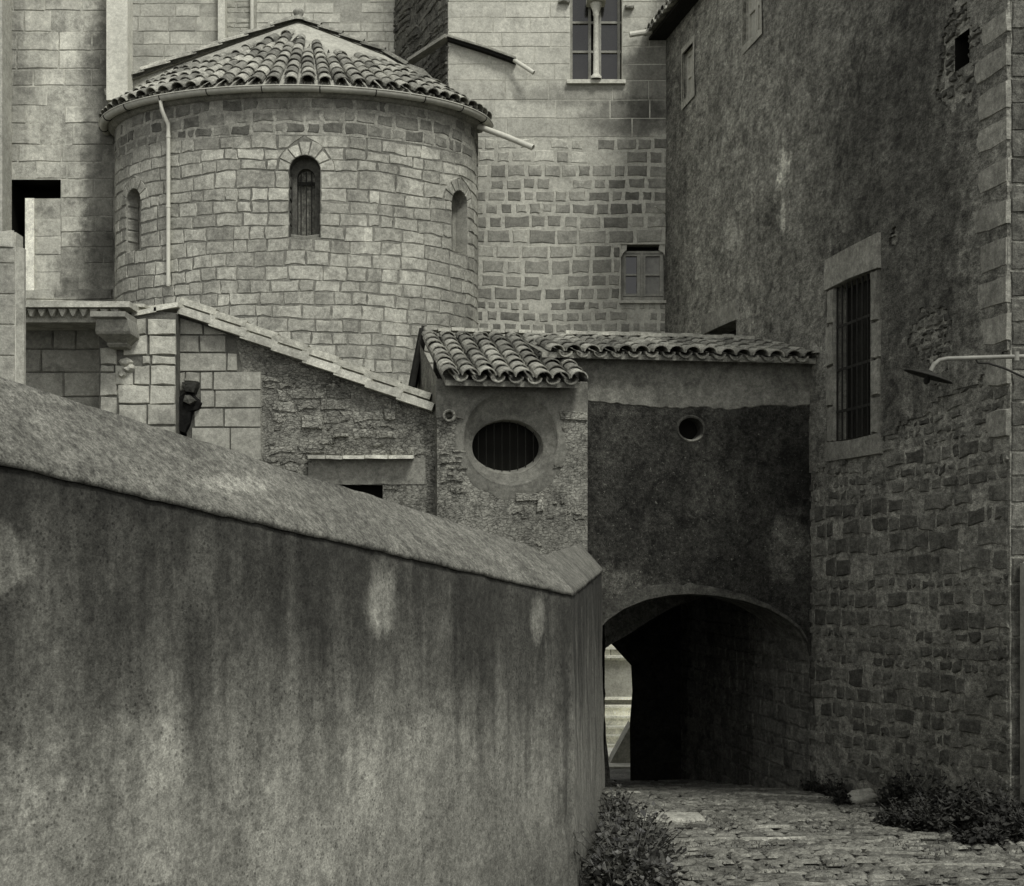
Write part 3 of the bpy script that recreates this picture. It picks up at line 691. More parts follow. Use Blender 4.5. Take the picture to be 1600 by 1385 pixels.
# plaster margin round the arch, ragged outer edge
mb = MB(); a_, b_, c_ = [], [], []
for k in range(121):
    f = k/120*(len(auv)-1); i = min(int(f), len(auv)-2); g = f-i; u = auv[i][0]+(auv[i+1][0]-auv[i][0])*g; v = auv[i][1]+(auv[i+1][1]-auv[i][1])*g
    wv = .05+max(0, .22-.3*k/120)*(1+.5*mn.noise(Vector((k*.3, 0, 7)))); dn = 0
    a_.append(PF(min(u, -.01), v-.0, .02)); b_.append(PF(min(u+.03*dn, -.006), v+wv*.97, .015)); c_.append(PF(min(u+.03*dn, -.004), v+wv, .0))
d_ = [p+TD*.06-Vector((0, 0, .02)) for p in a_]
mb.grid([d_, a_, b_, c_]); mb.build('arch_margin', stone_mat('margin_plaster', .07, 0, .5, .45, .45, seed=41, bump=.8, lichen=.3), cp)
mb = MB(); l0 = vh.loop(.035); l1 = vh.loop(0)
mb.grid([[PF(u, v, .002) for u, v in l0], [PF(u, v, .018) for u, v in vh.loop(.02)], [PF(u, v, .012) for u, v in l1], [PF(u, v, -.3) for u, v in l1]])
mb.build('round_vent', stone_mat('vent_rim', .055, 0, .3, .3, .4, seed=42, blobs=((PF(vc[0]+.07, vc[1]-.17), (.14, None, .09), 4.5, .5),)), cp)
mb = MB(); mb.face([PF(u, v, -.28) for u, v in l1[:-1]]); mb.build('vent_dark', M['void'], cp)
# vault and passage walls
mb = MB(); rk = random.Random(5)
def vault(dist, sh=0): return [PF(u+sh, v) + TD*dist for u, v in auv]
n0 = [p for p in vault(.0)]; n1 = vault(1.3)
mb.grid([n0, n1])
mb.build('arch_soffit', M['house_stone'], cp)
# rough stones showing in the left haunch of the arch
mb = MB()
# inner cross wall with the lower arch
CW = Plane((PF(0, 0)+TD*2.4).to_2d(), TF, -TD)
def cwt(px): 
    xs = [(925, 1040), (945, 1012), (955, 1007), (985, 990), (1015, 970), (1050, 950), (1120, 925), (1260, 925)]
    for (a, b), (c_, d_) in zip(xs, xs[1:]):
        if a <= px <= c_: return b+(d_-b)*(px-a)/(c_-a)
    return xs[0][1] if px < 925 else xs[-1][1]
pxs = [870+12*k for k in range(26)]
low = [CW(*CW.uv(p, cwt(p))) for p in pxs]; hi = [CW(CW.u(p), 2.3) for p in pxs]
mb.grid([low, hi]); mb.grid([[p+TD*1.6 for p in low], low])
mb.build('inner_arch', M['house_stone'], cp)
# right wall inside (the house wall goes on), left wall, ceiling
mb = MB()
base_wall(mb, RW, -.3, 6.7, -3, 2.4, (), du=.5, h=-.008)
courses(mb, RW, .0, 6.7, -2.4, 2.2, (.16, .26), (.2, .45), gap=.02, relief=.012, bevel=.02, jit=.012, rr=rk)
ps = stone_mat('passage_stone', .11, .4, .5, .5, .5, seed=55, bump=.8, ys=.5); mb.build('passage_wall', [ps, ps], cp)
mb = MB()
LWp = PF(auv[0][0]-.02, 0); LW2 = LWp+TD*1.0
mb.grid([[LWp+Vector((0, 0, -3)), LW2+Vector((0, 0, -3))], [LWp+Vector((0, 0, 2.4)), LW2+Vector((0, 0, 2.4))]])
# roof slab of the passage
q = [PF(-4.2, 2.0)+TD*1.3, PF(.3, 2.0)+TD*1.3, PF(.3, 2.0)+TD*7.2, PF(-4.2, 2.0)+TD*7.2]
mb.face(q); mb.face([p+Vector((0, 0, .3)) for p in q])
# far pier that closes the passage except for the slit on the left
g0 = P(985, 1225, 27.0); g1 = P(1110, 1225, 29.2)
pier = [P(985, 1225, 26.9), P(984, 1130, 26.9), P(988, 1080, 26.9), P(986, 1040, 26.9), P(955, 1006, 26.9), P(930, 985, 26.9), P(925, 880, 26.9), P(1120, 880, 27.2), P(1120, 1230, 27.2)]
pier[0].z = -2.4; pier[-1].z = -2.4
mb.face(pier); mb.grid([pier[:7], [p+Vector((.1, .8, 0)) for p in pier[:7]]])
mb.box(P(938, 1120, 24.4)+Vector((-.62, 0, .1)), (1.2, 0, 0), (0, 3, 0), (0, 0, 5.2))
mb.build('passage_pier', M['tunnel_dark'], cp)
# ragged left jamb deep inside
mb = MB(); rows = []
for k in range(24):
    y = 1000+12*k; r_ = 4*mn.noise(Vector((k*.5, 0, 0)))+max(0, (y-1120)*.09)
    p = P(942.5+r_+2, y, 22.9); rows.append([p, p+Vector((-1.2, 0, 0))])
mb.grid(rows); mb.grid([[r[0] for r in rows], [r[0]+Vector((-.3, 1.2, 0)) for r in rows]])
mb.build('passage_jamb', M['tunnel'], cp)
# roof of the passage and of the annex share one ridge
RID = AX; zr = 4.69
AE = AX(0, 0)-TD*.38; ZA = P(800, 596, 19.4).z
ridge0 = AE+TD*2.35
def ridge(u): p = ridge0+TF*u; return Vector((p.x, p.y, zr))
def eaveA(u): p = AE+TF*u; return Vector((p.x, p.y, ZA))
PE = PF(0, 0)-TD*.30
def eaveP(u): p = PE+TF*u; return Vector((p.x, p.y, ZE))
def uproj(base, px):
    k = (px-HX)/F; return (k*base.y-base.x)/(TF.x-k*TF.y)
uA0, uA1 = uproj(AE, 697), uproj(AE, 911)
rt = random.Random(21)
uP0, uP1 = uproj(PE, 918), -.03
# passage roof
dPA = (PE-AE).dot(TF)     # PE's u offset relative to AE
mb = MB(); lines = []; u = uP0+.05
upP = TF.cross((ridge(u)-eaveP(u)).normalized()); upP = upP if upP.z > 0 else -upP
u -= .232*2
while u < uP1-.02:
    e = eaveP(u)+Vector((0, 0, .012*sin(u*2.3))); r_ = ridge(u+dPA); lines.append((e, r_, TF, upP)); u += .232
tile_field(mb, lines, (.215, .20), .36, rr=rt)
base = [eaveP(uP0-.6)+TD*.05, eaveP(0)+TD*.05, ridge(dPA), ridge(uP0-.6+dPA)]
mb.face(base, 0, .2); mb.face([p-Vector((0, 0, .07)) for p in base], 0, .1)
mb.grid([[base[0]-Vector((0, 0, .07)), base[1]-Vector((0, 0, .07))], [base[0], base[1]]])
tile(mb, eaveP(uP1)+Vector((.02, 0, .06)), eaveP(uP1)+Vector((.12, .3, .42)), TD, -TF, .26, .22, True, t=.2)
mb.build('roof', M['tile'], cp)
mb = MB(); n = 18
for k in range(n):
    ua = dPA+uproj(PE, 925)+.0+(uproj(ridge0, 1216)-uproj(ridge0, 925))*k/n; ub = ua+3.0/n*1.02
    p = ridge0+TF*((ua+ub)/2); mb.box((p.x, p.y, zr+.09+.012*rt.uniform(-1, 1)), TF*(ub-ua-.01), TD*.22, (0, 0, .05), 0, rt.random())
mb.build('ridge_coping', M['tile_flat'], cp)
mb = MB()   # body behind the front
for a, b in ((PF(uL, 0)+TD*.5, PF(0, 0)+TD*.5),):
    pass
rb = [ridge(uP0-.4+dPA), ridge(dPA+.02)]
mb.grid([[p+Vector((0, 0, -2.4)) for p in rb], [p+Vector((0, 0, .06)) for p in rb], [p+TD*1.5+Vector((0, 0, .0)) for p in rb], [p+TD*1.5+Vector((0, 0, -2.4)) for p in rb]])
mb.build('rear_wall', M['plaster'], cp)

# ================================================================== annex with the oval window
an = thing('annex_building', 'small rubble annex with a large oval window and barrel tiled roof beside the archway', 'annex', AX(-1, zg(20)))
def ax(px, py): return AX.uv(px, py)
uc0 = AX.u(683); oc = ax(796, 697.5); oh = Ell(oc[0], oc[1], (AX.u(852)-AX.u(740))/2, (ax(796, 655)[1]-ax(796, 741)[1])/2)
do_c = ax(798, 686); dish = Ell(do_c[0], do_c[1], (AX.u(872)-AX.u(723))/2, (ax(796, 612)[1]-ax(796, 760)[1])/2)
mb = MB(); base_wall(mb, AX, uc0, 0, -3, ZA+.05, [dish], du=.2)
SP = Plane((AX(0, 0).x, AX(0, 0).y), TD, TF); base_wall(mb, SP, 0, 2.2, -3, lambda u: ZA-.08+(u+.38)*(zr-ZA)/2.35)
SL = Plane((AX(uc0, 0).x, AX(uc0, 0).y), TD, -TF); base_wall(mb, SL, 0, 2.2, 1, lambda u: ZA-.08+(u+.38)*(zr-ZA)/2.35)
mb.build('wall', M['rubble_mortar'], an)
mb = MB()
rs = random.Random(31)
def near_dish(u, v, k=1.12): return ((u-dish.uc)/(dish.a*k))**2+((v-dish.vc)/(dish.b*k))**2 < 1
courses(mb, AX, uc0+.02, -.02, .2, ax(800, 640)[1], (.05, .11), (.07, .24), gap=.02, relief=.03, bevel=.02, jit=.022, m=0, rr=rs, skip=.45, wav=.06, skipf=lambda u, v: near_dish(u, v) or mn.noise(Vector((u*1.6, v*1.6, 3))) > .12)
block(mb, AX, AX.u(873), -.0, ax(900, 657)[1], ax(900, 643)[1], .035, .9)
for x0, x1, y0, y1 in ((805, 845, 770, 783), (838, 850, 772, 800)): block(mb, AX, AX.u(x0), AX.u(x1), ax(x0, y1)[1], ax(x0, y0)[1], .04, 1.0)
for k in range(16): y = 700+70*rs.random(); x = 686+30*rs.random(); block(mb, AX, AX.u(x), AX.u(x+8+rs.random()*14), ax(700, y+2.5)[1], ax(700, y)[1], .03, rs.random(), jit=.006, bev=.006)
for k in range(46):    # dressed corner towards the archway
    pass
mb.build('stone_cladding', M['rubble'], an)
mb = MB()   # smooth grey plaster strip under the eave and the side
us = [uc0+(-uc0)*k/80 for k in range(81)]
def pl(u): return ax(800, 645)[1]+.06*mn.noise(Vector((u*2, 5, 5)))-.02
vt = ZA+.03
mb2 = MB()
base_wall(mb2, AX, uc0-.015, -.0, lambda u: ax(800, 655)[1]+.06*mn.noise(Vector((u*2.5, 5, 5))), vt, [dish], du=.06, h=.012)
base_wall(mb2, SL, -.012, .8, lambda u: ax(690, 650)[1], vt-.05, (), du=.2, h=.012)
mb2.build('plaster_band', stone_mat('annex_plaster', .15, 0, .4, .3, .3, seed=43, bump=.4), an)
win = bpy.data.objects.new('oval_window', None); sc.collection.objects.link(win); win.parent = an; win.location = AX(oc[0], oc[1])-an.location
mb = MB(); N_ = 56
def er(a, b, cu, cv, h, wob=0): return [AX(cu+(a+wob*mn.noise(Vector((cos(2*pi*k/N_)*3, sin(2*pi*k/N_)*3, h))))*cos(2*pi*k/N_), cv+(b+wob*mn.noise(Vector((cos(2*pi*k/N_)*3, 4, sin(2*pi*k/N_)*3))))*sin(2*pi*k/N_), h) for k in range(N_+1)]
mb.grid([er(dish.a+.10, dish.b+.13, dish.uc, dish.vc-.03, .004, .06), er(dish.a+.02, dish.b+.02, dish.uc, dish.vc, .022, .0), er(dish.a-.01, dish.b-.01, dish.uc, dish.vc, .02)])
mb.grid([er(dish.a, dish.b, dish.uc, dish.vc, .024), er(dish.a-.03, dish.b-.04, dish.uc, dish.vc, -.02), er((dish.a+oh.a)/2, (dish.b+oh.b)/2, (dish.uc+oh.uc)/2, (dish.vc+oh.vc)/2, -.085, .01), er(oh.a+.03, oh.b+.03, oh.uc, oh.vc, -.10), er(oh.a, oh.b, oh.uc, oh.vc, -.12, .01)])
mb.build('surround', stone_mat('oval_plaster', .15, 0, .4, .3, .3, seed=44, bump=.4), win, smooth=True)
mb = MB(); mb.grid([er(oh.a, oh.b, oh.uc, oh.vc, -.12), er(oh.a-.02, oh.b-.035, oh.uc, oh.vc+.02, -.32)]); mb.build('rim', M['plaster'], win, smooth=True)
mb = MB(); mb.face(er(oh.a, oh.b, oh.uc, oh.vc, -.36)[:-1]); mb.build('pane', M['void'], win)
mb = MB()
for k in range(1, 9):
    u = oh.uc-oh.a+2*oh.a*k/9; q = oh.b*sqrt(1-((u-oh.uc)/oh.a)**2); mb.tube([AX(u, oh.vc-q, -.26), AX(u, oh.vc+q, -.26)], .007, 6)
mb.build('bars', M['wood_dark'], win)
# roof
mb = MB(); lines = []; u = uA0+.06
upA = TF.cross((ridge(u)-eaveA(u)).normalized()); upA = upA if upA.z > 0 else -upA
while u < uA1+.04:
    e = eaveA(u)+Vector((0, 0, .01*sin(u*3))); lines.append((e, ridge(u), TF, upA)); u += .236
tile_field(mb, lines, (.225, .205), .33, rr=rt)
ul, ur = uA0+.0, uA1-.06
base = [eaveA(ul)+TD*.05, eaveA(ur)+TD*.05, ridge(ur), ridge(ul)]
mb.face(base, 0, 0); b2 = [p-Vector((0, 0, .07)) for p in base]; mb.face(b2, 0, .1); mb.grid([base+[base[0]], b2+[b2[0]]], 0, .2)
# left slope (hip side) seen as the dark verge
hp = [eaveA(ul)+TD*.1, ridge(ul), ridge(ul)-TF*.10+Vector((0, 0, -.42))+TD*.1, eaveA(ul)-TF*.05+TD*.75+Vector((0, 0, -.12))]
mb.build('roof', M['tile'], an)
mb = MB()
for k in range(9):
    ua = ul+(ur-ul+.02)*k/9; p = ridge(ua+(ur-ul)/18); mb.box((p.x, p.y, zr+.085+.01*rt.uniform(-1, 1)), TF*((ur-ul)/9-.008), TD*.22, (0, 0, .045), 0, rt.random())
mb.build('ridge_coping', M['tile_flat'], an)
mb = MB(); q0, q1 = P(664, 512, 21.75), P(646, 606, 21.3); mb.box((q0+q1)/2, q1-q0, (.07, 0, 0), (0, .4, 0)); mb.box((q0+q1)/2+Vector((-.05, .1, 0)), (q1-q0)*.97, (.05, 0, .0), (0, .3, 0)); mb.build('rear_verge', M['wood_dark'], an)
mb = MB(); c = AX(*ax(700, 651), .05); rows = []
for r0, h in ((.075, .0), (.085, .07), (.06, .08), (.05, .06), (.048, -.1)):
    rows.append([c+TF*cos(2*pi*k/20)*r0+Vector((0, 0, 1))*sin(2*pi*k/20)*r0+AX.N*h for k in range(20)])
mb.grid(rows, close=True); mb.face(rows[-1]); mb.tube([c+TF*.06, c+TF*.2-Vector((0, 0, .03))], .012, 6); mb.build('drain_pipe_mouth', M['rubble'], an, smooth=True)

# ================================================================== gabled outbuilding wall (left middle)
ob = thing('gabled_outbuilding', 'low rubble gable wall with sloping tiled verge and dressed stone corner below the round apse', 'outbuilding', GW(-2.5, zg(20)))
def gw(px, py): return GW.uv(px, py)
gu = lambda px: GW.u(px)
uRg, uLg, uJ, uCorner = gu(690), gu(275), gu(408), gu(285)
def gtop(u):
    a, b = gw(285, 492), gw(690, 648); c_ = gw(215, 498)
    if u < a[0]: return c_[1]+(a[1]-c_[1])*(u-c_[0])/(a[0]-c_[0])
    return a[1]+(b[1]-a[1])*(u-a[0])/(b[0]-a[0])
slot = Rect(gu(505), gu(598), gw(0, 800)[1], gw(0, 758)[1]); hole2 = Rect(gu(275.5), gu(292), gw(0, 700)[1], gw(0, 640)[1])
mb = MB(); base_wall(mb, GW, uLg, uRg, -2.5, gtop, [slot, hole2], du=.25)
base_wall(mb, Plane(GW(uRg, 0).to_2d(), (0, 1), (1, 0)), 0, 1, -2, 3.4)
mb.build('wall', M['rubble_mortar'], ob)
mb = MB(); ro = random.Random(41)
courses(mb, GW, gu(376), uRg, .6, 4.4, (.06, .13), (.09, .3), [slot], gap=.02, relief=.02, bevel=.02, jit=.028, m=0, rr=ro, skip=.3, topf=lambda u: gtop(u)-.03, wav=.07,
        skipf=lambda u, v: (u < uJ+.05 and v < gw(0, 575)[1]) or mn.noise(Vector((u*1.3, v*1.3, 8))) > .22 or (v < gw(0, 712)[1] and v > gw(0, 760)[1] and u > gu(490)))
for x0, x1, y0, y1 in ((600, 620, 638, 657), (470, 505, 650, 670), (520, 545, 678, 684)): block(mb, GW, gu(x0), gu(x1), gw(0, y1)[1], gw(0, y0)[1], .05, 1.0, rr=ro)
mb.build('rubble_cladding', M['rubble'], ob)
mb = MB()
base_wall(mb, GW, uLg+.002, uJ-.01, -2, lambda u: min(gtop(u)-.01, gw(0, 524)[1] if u > gu(358) else (gw(0, 490)[1] if u > gu(318) else 9)) if u < gu(368) else gw(0, 582)[1], [hole2], du=.1, h=.004)
rowsY = [(485, 524, (277, 318, 358)), (524, 552, (277, 312, 354)), (552, 581, (277, 355, 372)), (581, 610, (313, 333, 409)), (610, 638, (313, 336, 409)), (638, 668, (303, 350, 409)), (668, 720, (299, 360, 409)), (720, 780, (277, 340, 409))]
for y0, y1, xs in rowsY:
    for a, b in zip(xs, xs[1:]):
        pts = [(gu(a)+.004, gw(0, y1)[1]+.006), (gu(b)-.004, gw(0, y1)[1]+.006), (gu(b)-.004, gw(0, y0)[1]-.004), (gu(a)+.004, gw(0, y0)[1]-.004)]
        pts = [(u, min(v, gtop(u)-.03)) for u, v in pts]
        stone_poly(mb, GW, pts, .03, .01, 1, ro.random(), .004, ro)
block(mb, GW, gu(277), gu(289), gw(0, 613)[1], gw(0, 582)[1], .03, .5, 1, rr=ro); block(mb, GW, gu(289), gu(312), gw(0, 597)[1], gw(0, 582)[1], .03, .5, 1, rr=ro)
mb.build('dressed_corner', [M['ashlar_joint'], M['ashlar']], ob)
for h_ in (slot, hole2): mb = MB(); reveal(mb, GW, h_.loop(), 0, -.3, close=True); mb.face([GW(u, v, -.28) for u, v in h_.loop()]); mb.build('opening', M['void'], ob)

def gpoly(pts, h, t, back=0): stone_poly(mb, GW, [(gu(x), gw(0, y)[1]) for x, y in pts][::-1], h, .015, 0, t, .006, ro, back)
mb = MB(); gpoly([(286, 598), (313, 599), (311, 606), (307, 617), (292, 615), (288, 606)], .16, .3); gpoly([(277, 622), (290, 614), (304, 617), (318, 630), (314, 640), (303, 645), (298, 664), (290, 680), (280, 676), (277, 650)], .10, .0)
gpoly([(290, 618), (301, 617), (312, 628), (300, 636), (288, 630)], .17, .9); gpoly([(291, 602), (297, 601), (297, 606), (291, 606)], .18, 1)
mb.build('gargoyle', M['gargoyle'], ob)
# plaster lintel zone and little tile ledge above the slot
mb = MB(); us = [gu(482)+(gu(665)-gu(482))*k/50 for k in range(51)]
mb.grid([[GW(u, gw(0, 757)[1]+.02*mn.noise(Vector((u*5, 0, 0))), .012) for u in us], [GW(u, gw(0, 735)[1], .018) for u in us], [GW(u, gw(0, 716)[1], .014) for u in us]])
mb.build('plaster_lintel', M['plaster'], ob)
mb = MB()
for a, b, t_ in ((484, 512, .1), (512, 538, .3), (538, 572, 1), (573, 608, .9), (609, 648, 1)):
    mb.box(GW((gu(a)+gu(b))/2, gw(0, 715+ro.uniform(-.6, .8))[1], .10), (gu(b)-gu(a)-.008, 0, ro.uniform(-.012, .012)), (0, .24, .02), (0, 0, .04), 0, t_)
mb.build('tile_ledge', M['tile_flat'], ob)
# verge tiles
mb = MB()
a, b = GW(*gw(285, 484), .10), GW(*gw(672, 636), .10); dv = (b-a).normalized(); upv = Vector((-dv.z, 0, dv.x)); L = (b-a).length
k = 0; n = 8
for k in range(n):
    p0 = a+dv*L*(k+1.12)/n+upv*.0; p1 = a+dv*L*k/n+upv*-.03
    mb.box((p0+p1)/2+Vector((0, .02+.006*(k%3), 0)), (p0-p1), upv*.10, Vector((0, .24, 0)), 0, ro.uniform(.2, 1))
a2 = a+Vector((-.05, .36, .17)); n = 8
for k in range(n):
    p0 = a2+dv*L*(k+1.12)/n; p1 = a2+dv*L*k/n-upv*.03; q = p0-p1
    if k < n-1 or True: mb.box((p0+p1)/2+Vector((0, .006*(k%3), 0)), q, upv*.085, Vector((0, .26, 0)), 0, ro.uniform(.1, .8))
p = a2+dv*L*1.02
for k, (x0, y0, x1, y1) in enumerate(((216, 497, 252, 490), (250, 489, 286, 482))):
    q0, q1 = GW(*gw(x0, y0), .12), GW(*gw(x1, y1), .12); mb.box((q0+q1)/2, (q1-q0)*1.05, Vector((0, .4, 0)), (0, 0, .06), 0, .9)
q0, q1 = GW(*gw(214, 481), -.2), GW(*gw(264, 475), -.2); mb.box((q0+q1)/2, (q1-q0), Vector((0, .2, 0)), (0, 0, .05), 0, .9)
mb.build('verge_tiles', M['tile_flat'], ob)
# roof plane behind the verge
mb = MB(); A1 = GW(*gw(285, 490)); B1 = GW(*gw(690, 645)); C1 = GW(*gw(200, 505)); q = Vector((0, 3.6, 0))
mb.face([A1, B1, B1+q, A1+q]); mb.face([C1, A1, A1+q, C1+q]); mb.build('roof', M['tile'], ob)

# carved cornice structure to its left
FR = Plane((0, 19.5), (1, 0), (0, -1)); BK = Plane((0, 20.1), (1, 0), (0, -1))
cw = thing('cornice_wall', 'ashlar wall with carved arcaded cornice and corbel left of the gable', 'wall', FR(-5, zg(20)))
f = lambda px, py: FR.uv(px, py); fu = FR.u
mb = MB(); rc = random.Random(51)
xa, xb = fu(155), fu(275)
base_wall(mb, FR, xa, xb, -2, lambda u: f(0, 484)[1]-max(0, (u-fu(222)))*.1, (), du=.3)
XS = [(498, 524, (202, 229, 275)), (524, 556, (192, 232, 275)), (556, 571, (222, 236, 275)), (571, 602, (180, 209, 234, 275)), (602, 632, (184, 234, 275)), (632, 665, (184, 230, 275)), (665, 710, (155, 215, 275)), (543, 571, (156, 183)), (571, 582, (156, 180)), (582, 620, (156, 183)), (620, 650, (156, 183))]
for y0, y1, xs in XS:
    for a, b in zip(xs, xs[1:]): stone_poly(mb, FR, [(fu(a)+.006, f(0, y1)[1]+.005), (fu((a+b)/2), f(0, y1)[1]+.005), (fu(b)-.006, f(0, y1)[1]+.005), (fu(b)-.006, f(0, y0)[1]-.004), (fu((a+b)/2), f(0, y0)[1]-.004), (fu(a)+.006, f(0, y0)[1]-.004)], .025, .012, 1, rc.random(), .01, rc)
sd = Plane(FR(xa, 0).to_2d(), (0, 1), (-1, 0)); base_wall(mb, sd, 0, .6, -2, f(0, 520)[1], (), m=0)
sd = Plane(FR(xb, 0).to_2d(), (0, 1), (1, 0)); base_wall(mb, sd, 0, .3, -2, f(0, 490)[1], (), m=0)
mb.build('front_block', [M['ashlar_joint'], M['light_ashlar']], cw)
mb = MB(); bu = BK.u; bv = lambda y: BK.uv(0, y)[1]
base_wall(mb, BK, bu(-80), bu(165), -2, bv(485), (), du=.5)
for y0, y1, xs in ((500, 546, (-40, 35, 83, 119, 162)), (546, 582, (-40, 36, 65, 162)), (582, 620, (-40, 100, 162)), (620, 690, (-40, 60, 162))):
    for a, b in zip(xs, xs[1:]): block(mb, BK, bu(a)+.006, bu(b)-.006, bv(y1)+.005, bv(y0)-.005, .02, rc.random(), 1, jit=.006, rr=rc)
mb.build('recessed_wall', [M['ashlar_joint'], M['ashlar']], cw)
mb = MB(); CO = Plane((0, 19.15), (1, 0), (0, -1)); cu = CO.u; cv = lambda y: CO.uv(0, y)[1]
x0, x1 = cu(-60), cu(203)
mb.box(CO((x0+x1)/2, cv(477.5), -.35), (x1-x0+.04, 0, 0), (0, .9, 0), (0, 0, cv(473)-cv(482)), 0, .9)
mb.box(CO((x0+cu(215))/2, cv(470), -.6), (cu(215)-x0, 0, 0), (0, .5, 0), (0, 0, .04), 0, .6)
mb.box(CO((x0+cu(178))/2, cv(492), -.42), (cu(178)-x0, 0, 0), (0, .70, 0), (0, 0, cv(482)-cv(503)), 0, .35)
k = 0; px = -40
while px < 172:
    a, b = cu(px), cu(px+15.5); c_ = (a+b)/2; vt, vm = cv(482.5), cv(496)
    arc = [(a+.006, vt), (a+.02, vt-.04), (c_-.015, vm+.01), (c_, vm), (c_+.015, vm+.01), (b-.02, vt-.04), (b-.006, vt)]
    stone_poly(mb, CO, arc, .03, .006, 0, .9, 0, rc, back=-.08); px += 16.3
mb.build('cornice', M['light_ashlar'], cw)
mb = MB(); rows = []   # corbel
for y, hw, dp in ((492, 27, .62), (500, 27, .62), (503, 24, .55), (520, 27, .50), (524, 27, .48), (529, 21, .40), (535, 15, .30), (537, 16, .30), (541, 14, .26)):
    cx = 177+ (4 if y > 500 else 0)
    z = cv(y); a, b = cu(cx-hw), cu(cx+hw); rows.append([Vector((a, 19.5, z)), Vector((a, 19.5-dp, z)), Vector((b, 19.5-dp, z)), Vector((b, 19.5, z))])
mb.grid(rows); mb.face(rows[-1]); mb.build('corbel', M['ashlar'], cw)
mb = MB()   # eroded carved head
for (x, y, a, b, t_) in ((197, 566, 13, 7, 1), (203, 577, 8, 8, .9), (193, 585, 9, 8, .5), (199, 600, 9, 12, .0), (190, 612, 7, 12, .0)):
    pts = [(fu(x+a*cos(q*.785)*(1+.5*mn.noise(Vector((q*2.1, x, y))))), f(0, y+b*sin(q*.785)*(1+.5*mn.noise(Vector((q*1.7, y, x)))))[1]) for q in range(8)]
    stone_poly(mb, FR, pts[::-1], (.10 if t_ > .3 else .03)*rc.uniform(.7, 1.2), .03, 0, t_, .01, rc, back=0)
mb.build('carved_stone', M['light_ashlar'], cw)

# far left pier
PP = Plane((0, 17.6), (1, 0), (0, -1))
pr = thing('stone_pier', 'pale squared stone pier at the left edge behind the foreground wall', 'pier', PP(-6.2, zg(18)))
mb = MB(); p1, p0 = PP.u(25), PP.u(-60); pv = lambda y: PP.uv(0, y)[1]
base_wall(mb, PP, p0, p1, -1.5, pv(385))
for y0, y1 in ((386, 412), (412, 460), (460, 508), (508, 556), (556, 610), (610, 660)):
    block(mb, PP, p0, p1-.01, pv(y1)+.004, pv(y0)-.004, .015, rc.random(), 1, jit=.004, rr=rc)
    pass
mb.grid([[PP(p1, -1.5, 0), PP(p1+.055, -1.5, -.12), PP(p1+.05, -1.5, -.2)], [PP(p1, pv(385), 0), PP(p1+.055, pv(385), -.12), PP(p1+.05, pv(385), -.2)]], 2, .9)
mb.build('shaft', [M['pale_joint'], M['ashlar'], M['light_ashlar']], pr)
mb = MB(); block(mb, PP, p0, p1-.02, pv(386), pv(362), .035, .8, rr=rc); mb.box(PP((p0+p1)/2, pv(374), -.13), (p1-p0, 0, 0), (0, .25, 0), (0, 0, .16), 0, .8); mb.build('cap_stone', M['light_ashlar'], pr)

# ================================================================== apse
Cx, Cy = -3.80, 27.15; RA, RB, ROT = 3.20, 2.25, radians(-5)
NT = 400; tab = [0.0]
def ell(t, h=0):
    x, y = (RA)*sin(t), -(RB)*cos(t); nx, ny = sin(t)/RA, -cos(t)/RB; l = sqrt(nx*nx+ny*ny); x += nx/l*h; y += ny/l*h
    return Vector((Cx+x*cos(ROT)-y*sin(ROT), Cy+x*sin(ROT)+y*cos(ROT), 0))
T0 = -radians(100); DT = radians(200)/NT
for k in range(NT): tab.append(tab[-1]+(ell(T0+DT*(k+1))-ell(T0+DT*k)).length)
def t_of(u):
    u = max(0, min(tab[-1], u)); lo, hi = 0, NT
    while hi-lo > 1:
        m_ = (lo+hi)//2
        if tab[m_] <= u: lo = m_
        else: hi = m_
    return T0+DT*(lo+(u-tab[lo])/(tab[hi]-tab[lo]))
def AP(u, v, h=0): p = ell(t_of(u), h); return Vector((p.x, p.y, v))
def pxof(p): return HX+p.x/p.y*F
def apu(px):   # the visible point of the curve that shows at px
    best = min(range(60, NT-60), key=lambda k: abs(pxof(ell(T0+DT*k))-px)); return tab[best]
def apv(px, py): p = AP(apu(px), 0); return EYE+(HY-py)/F*p.y
ap = thing('church_apse', 'round stone apse with three narrow arched windows under a conical tiled roof', 'church apse', (Cx, Cy-1, zg(27)))
fr_d = ell(0, .2).y; ZEA = EYE+(870-141)/F*fr_d
c_px = 477; r0 = random.Random(61)
def mk(px, w_, ytop, ybot, ring=.2):
    u_ = apu(px); vt, vb = apv(px, ytop), apv(px, ybot); return Arch(u_, w_, vb, vt-w_/2, ring)
wC = mk(476.5, .50, 243, 370, .22); wL = mk(208, .46, 292, 392, .2); wR = mk(727, .46, 302, 398, .2)
q0 = (wL.v0+wR.v0)/2; q1 = (wL.vs+wR.vs)/2
for q in (wL, wR): q.v0, q.vs = q0, q1
wins = [wL, wC, wR]
mb = MB(); base_wall(mb, AP, .02, tab[-1]-.02, -1.5, ZEA-.02, wins, du=.12)
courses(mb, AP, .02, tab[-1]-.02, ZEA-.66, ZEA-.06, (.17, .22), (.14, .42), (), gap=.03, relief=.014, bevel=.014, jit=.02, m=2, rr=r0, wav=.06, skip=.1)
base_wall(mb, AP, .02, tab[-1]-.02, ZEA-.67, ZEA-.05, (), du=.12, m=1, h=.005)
courses(mb, AP, .02, tab[-1]-.02, 1.6, ZEA-.68, (.205, .25), (.22, .56), wins, gap=.011, relief=.012, bevel=.012, jit=.015, rr=r0, wav=.06)
for a in wins: voussoirs(mb, AP, a, 7, .016, 1, r0)
mb.build('wall', [M['apse_joint'], M['apse_stone'], M['apse_stained']], ap)
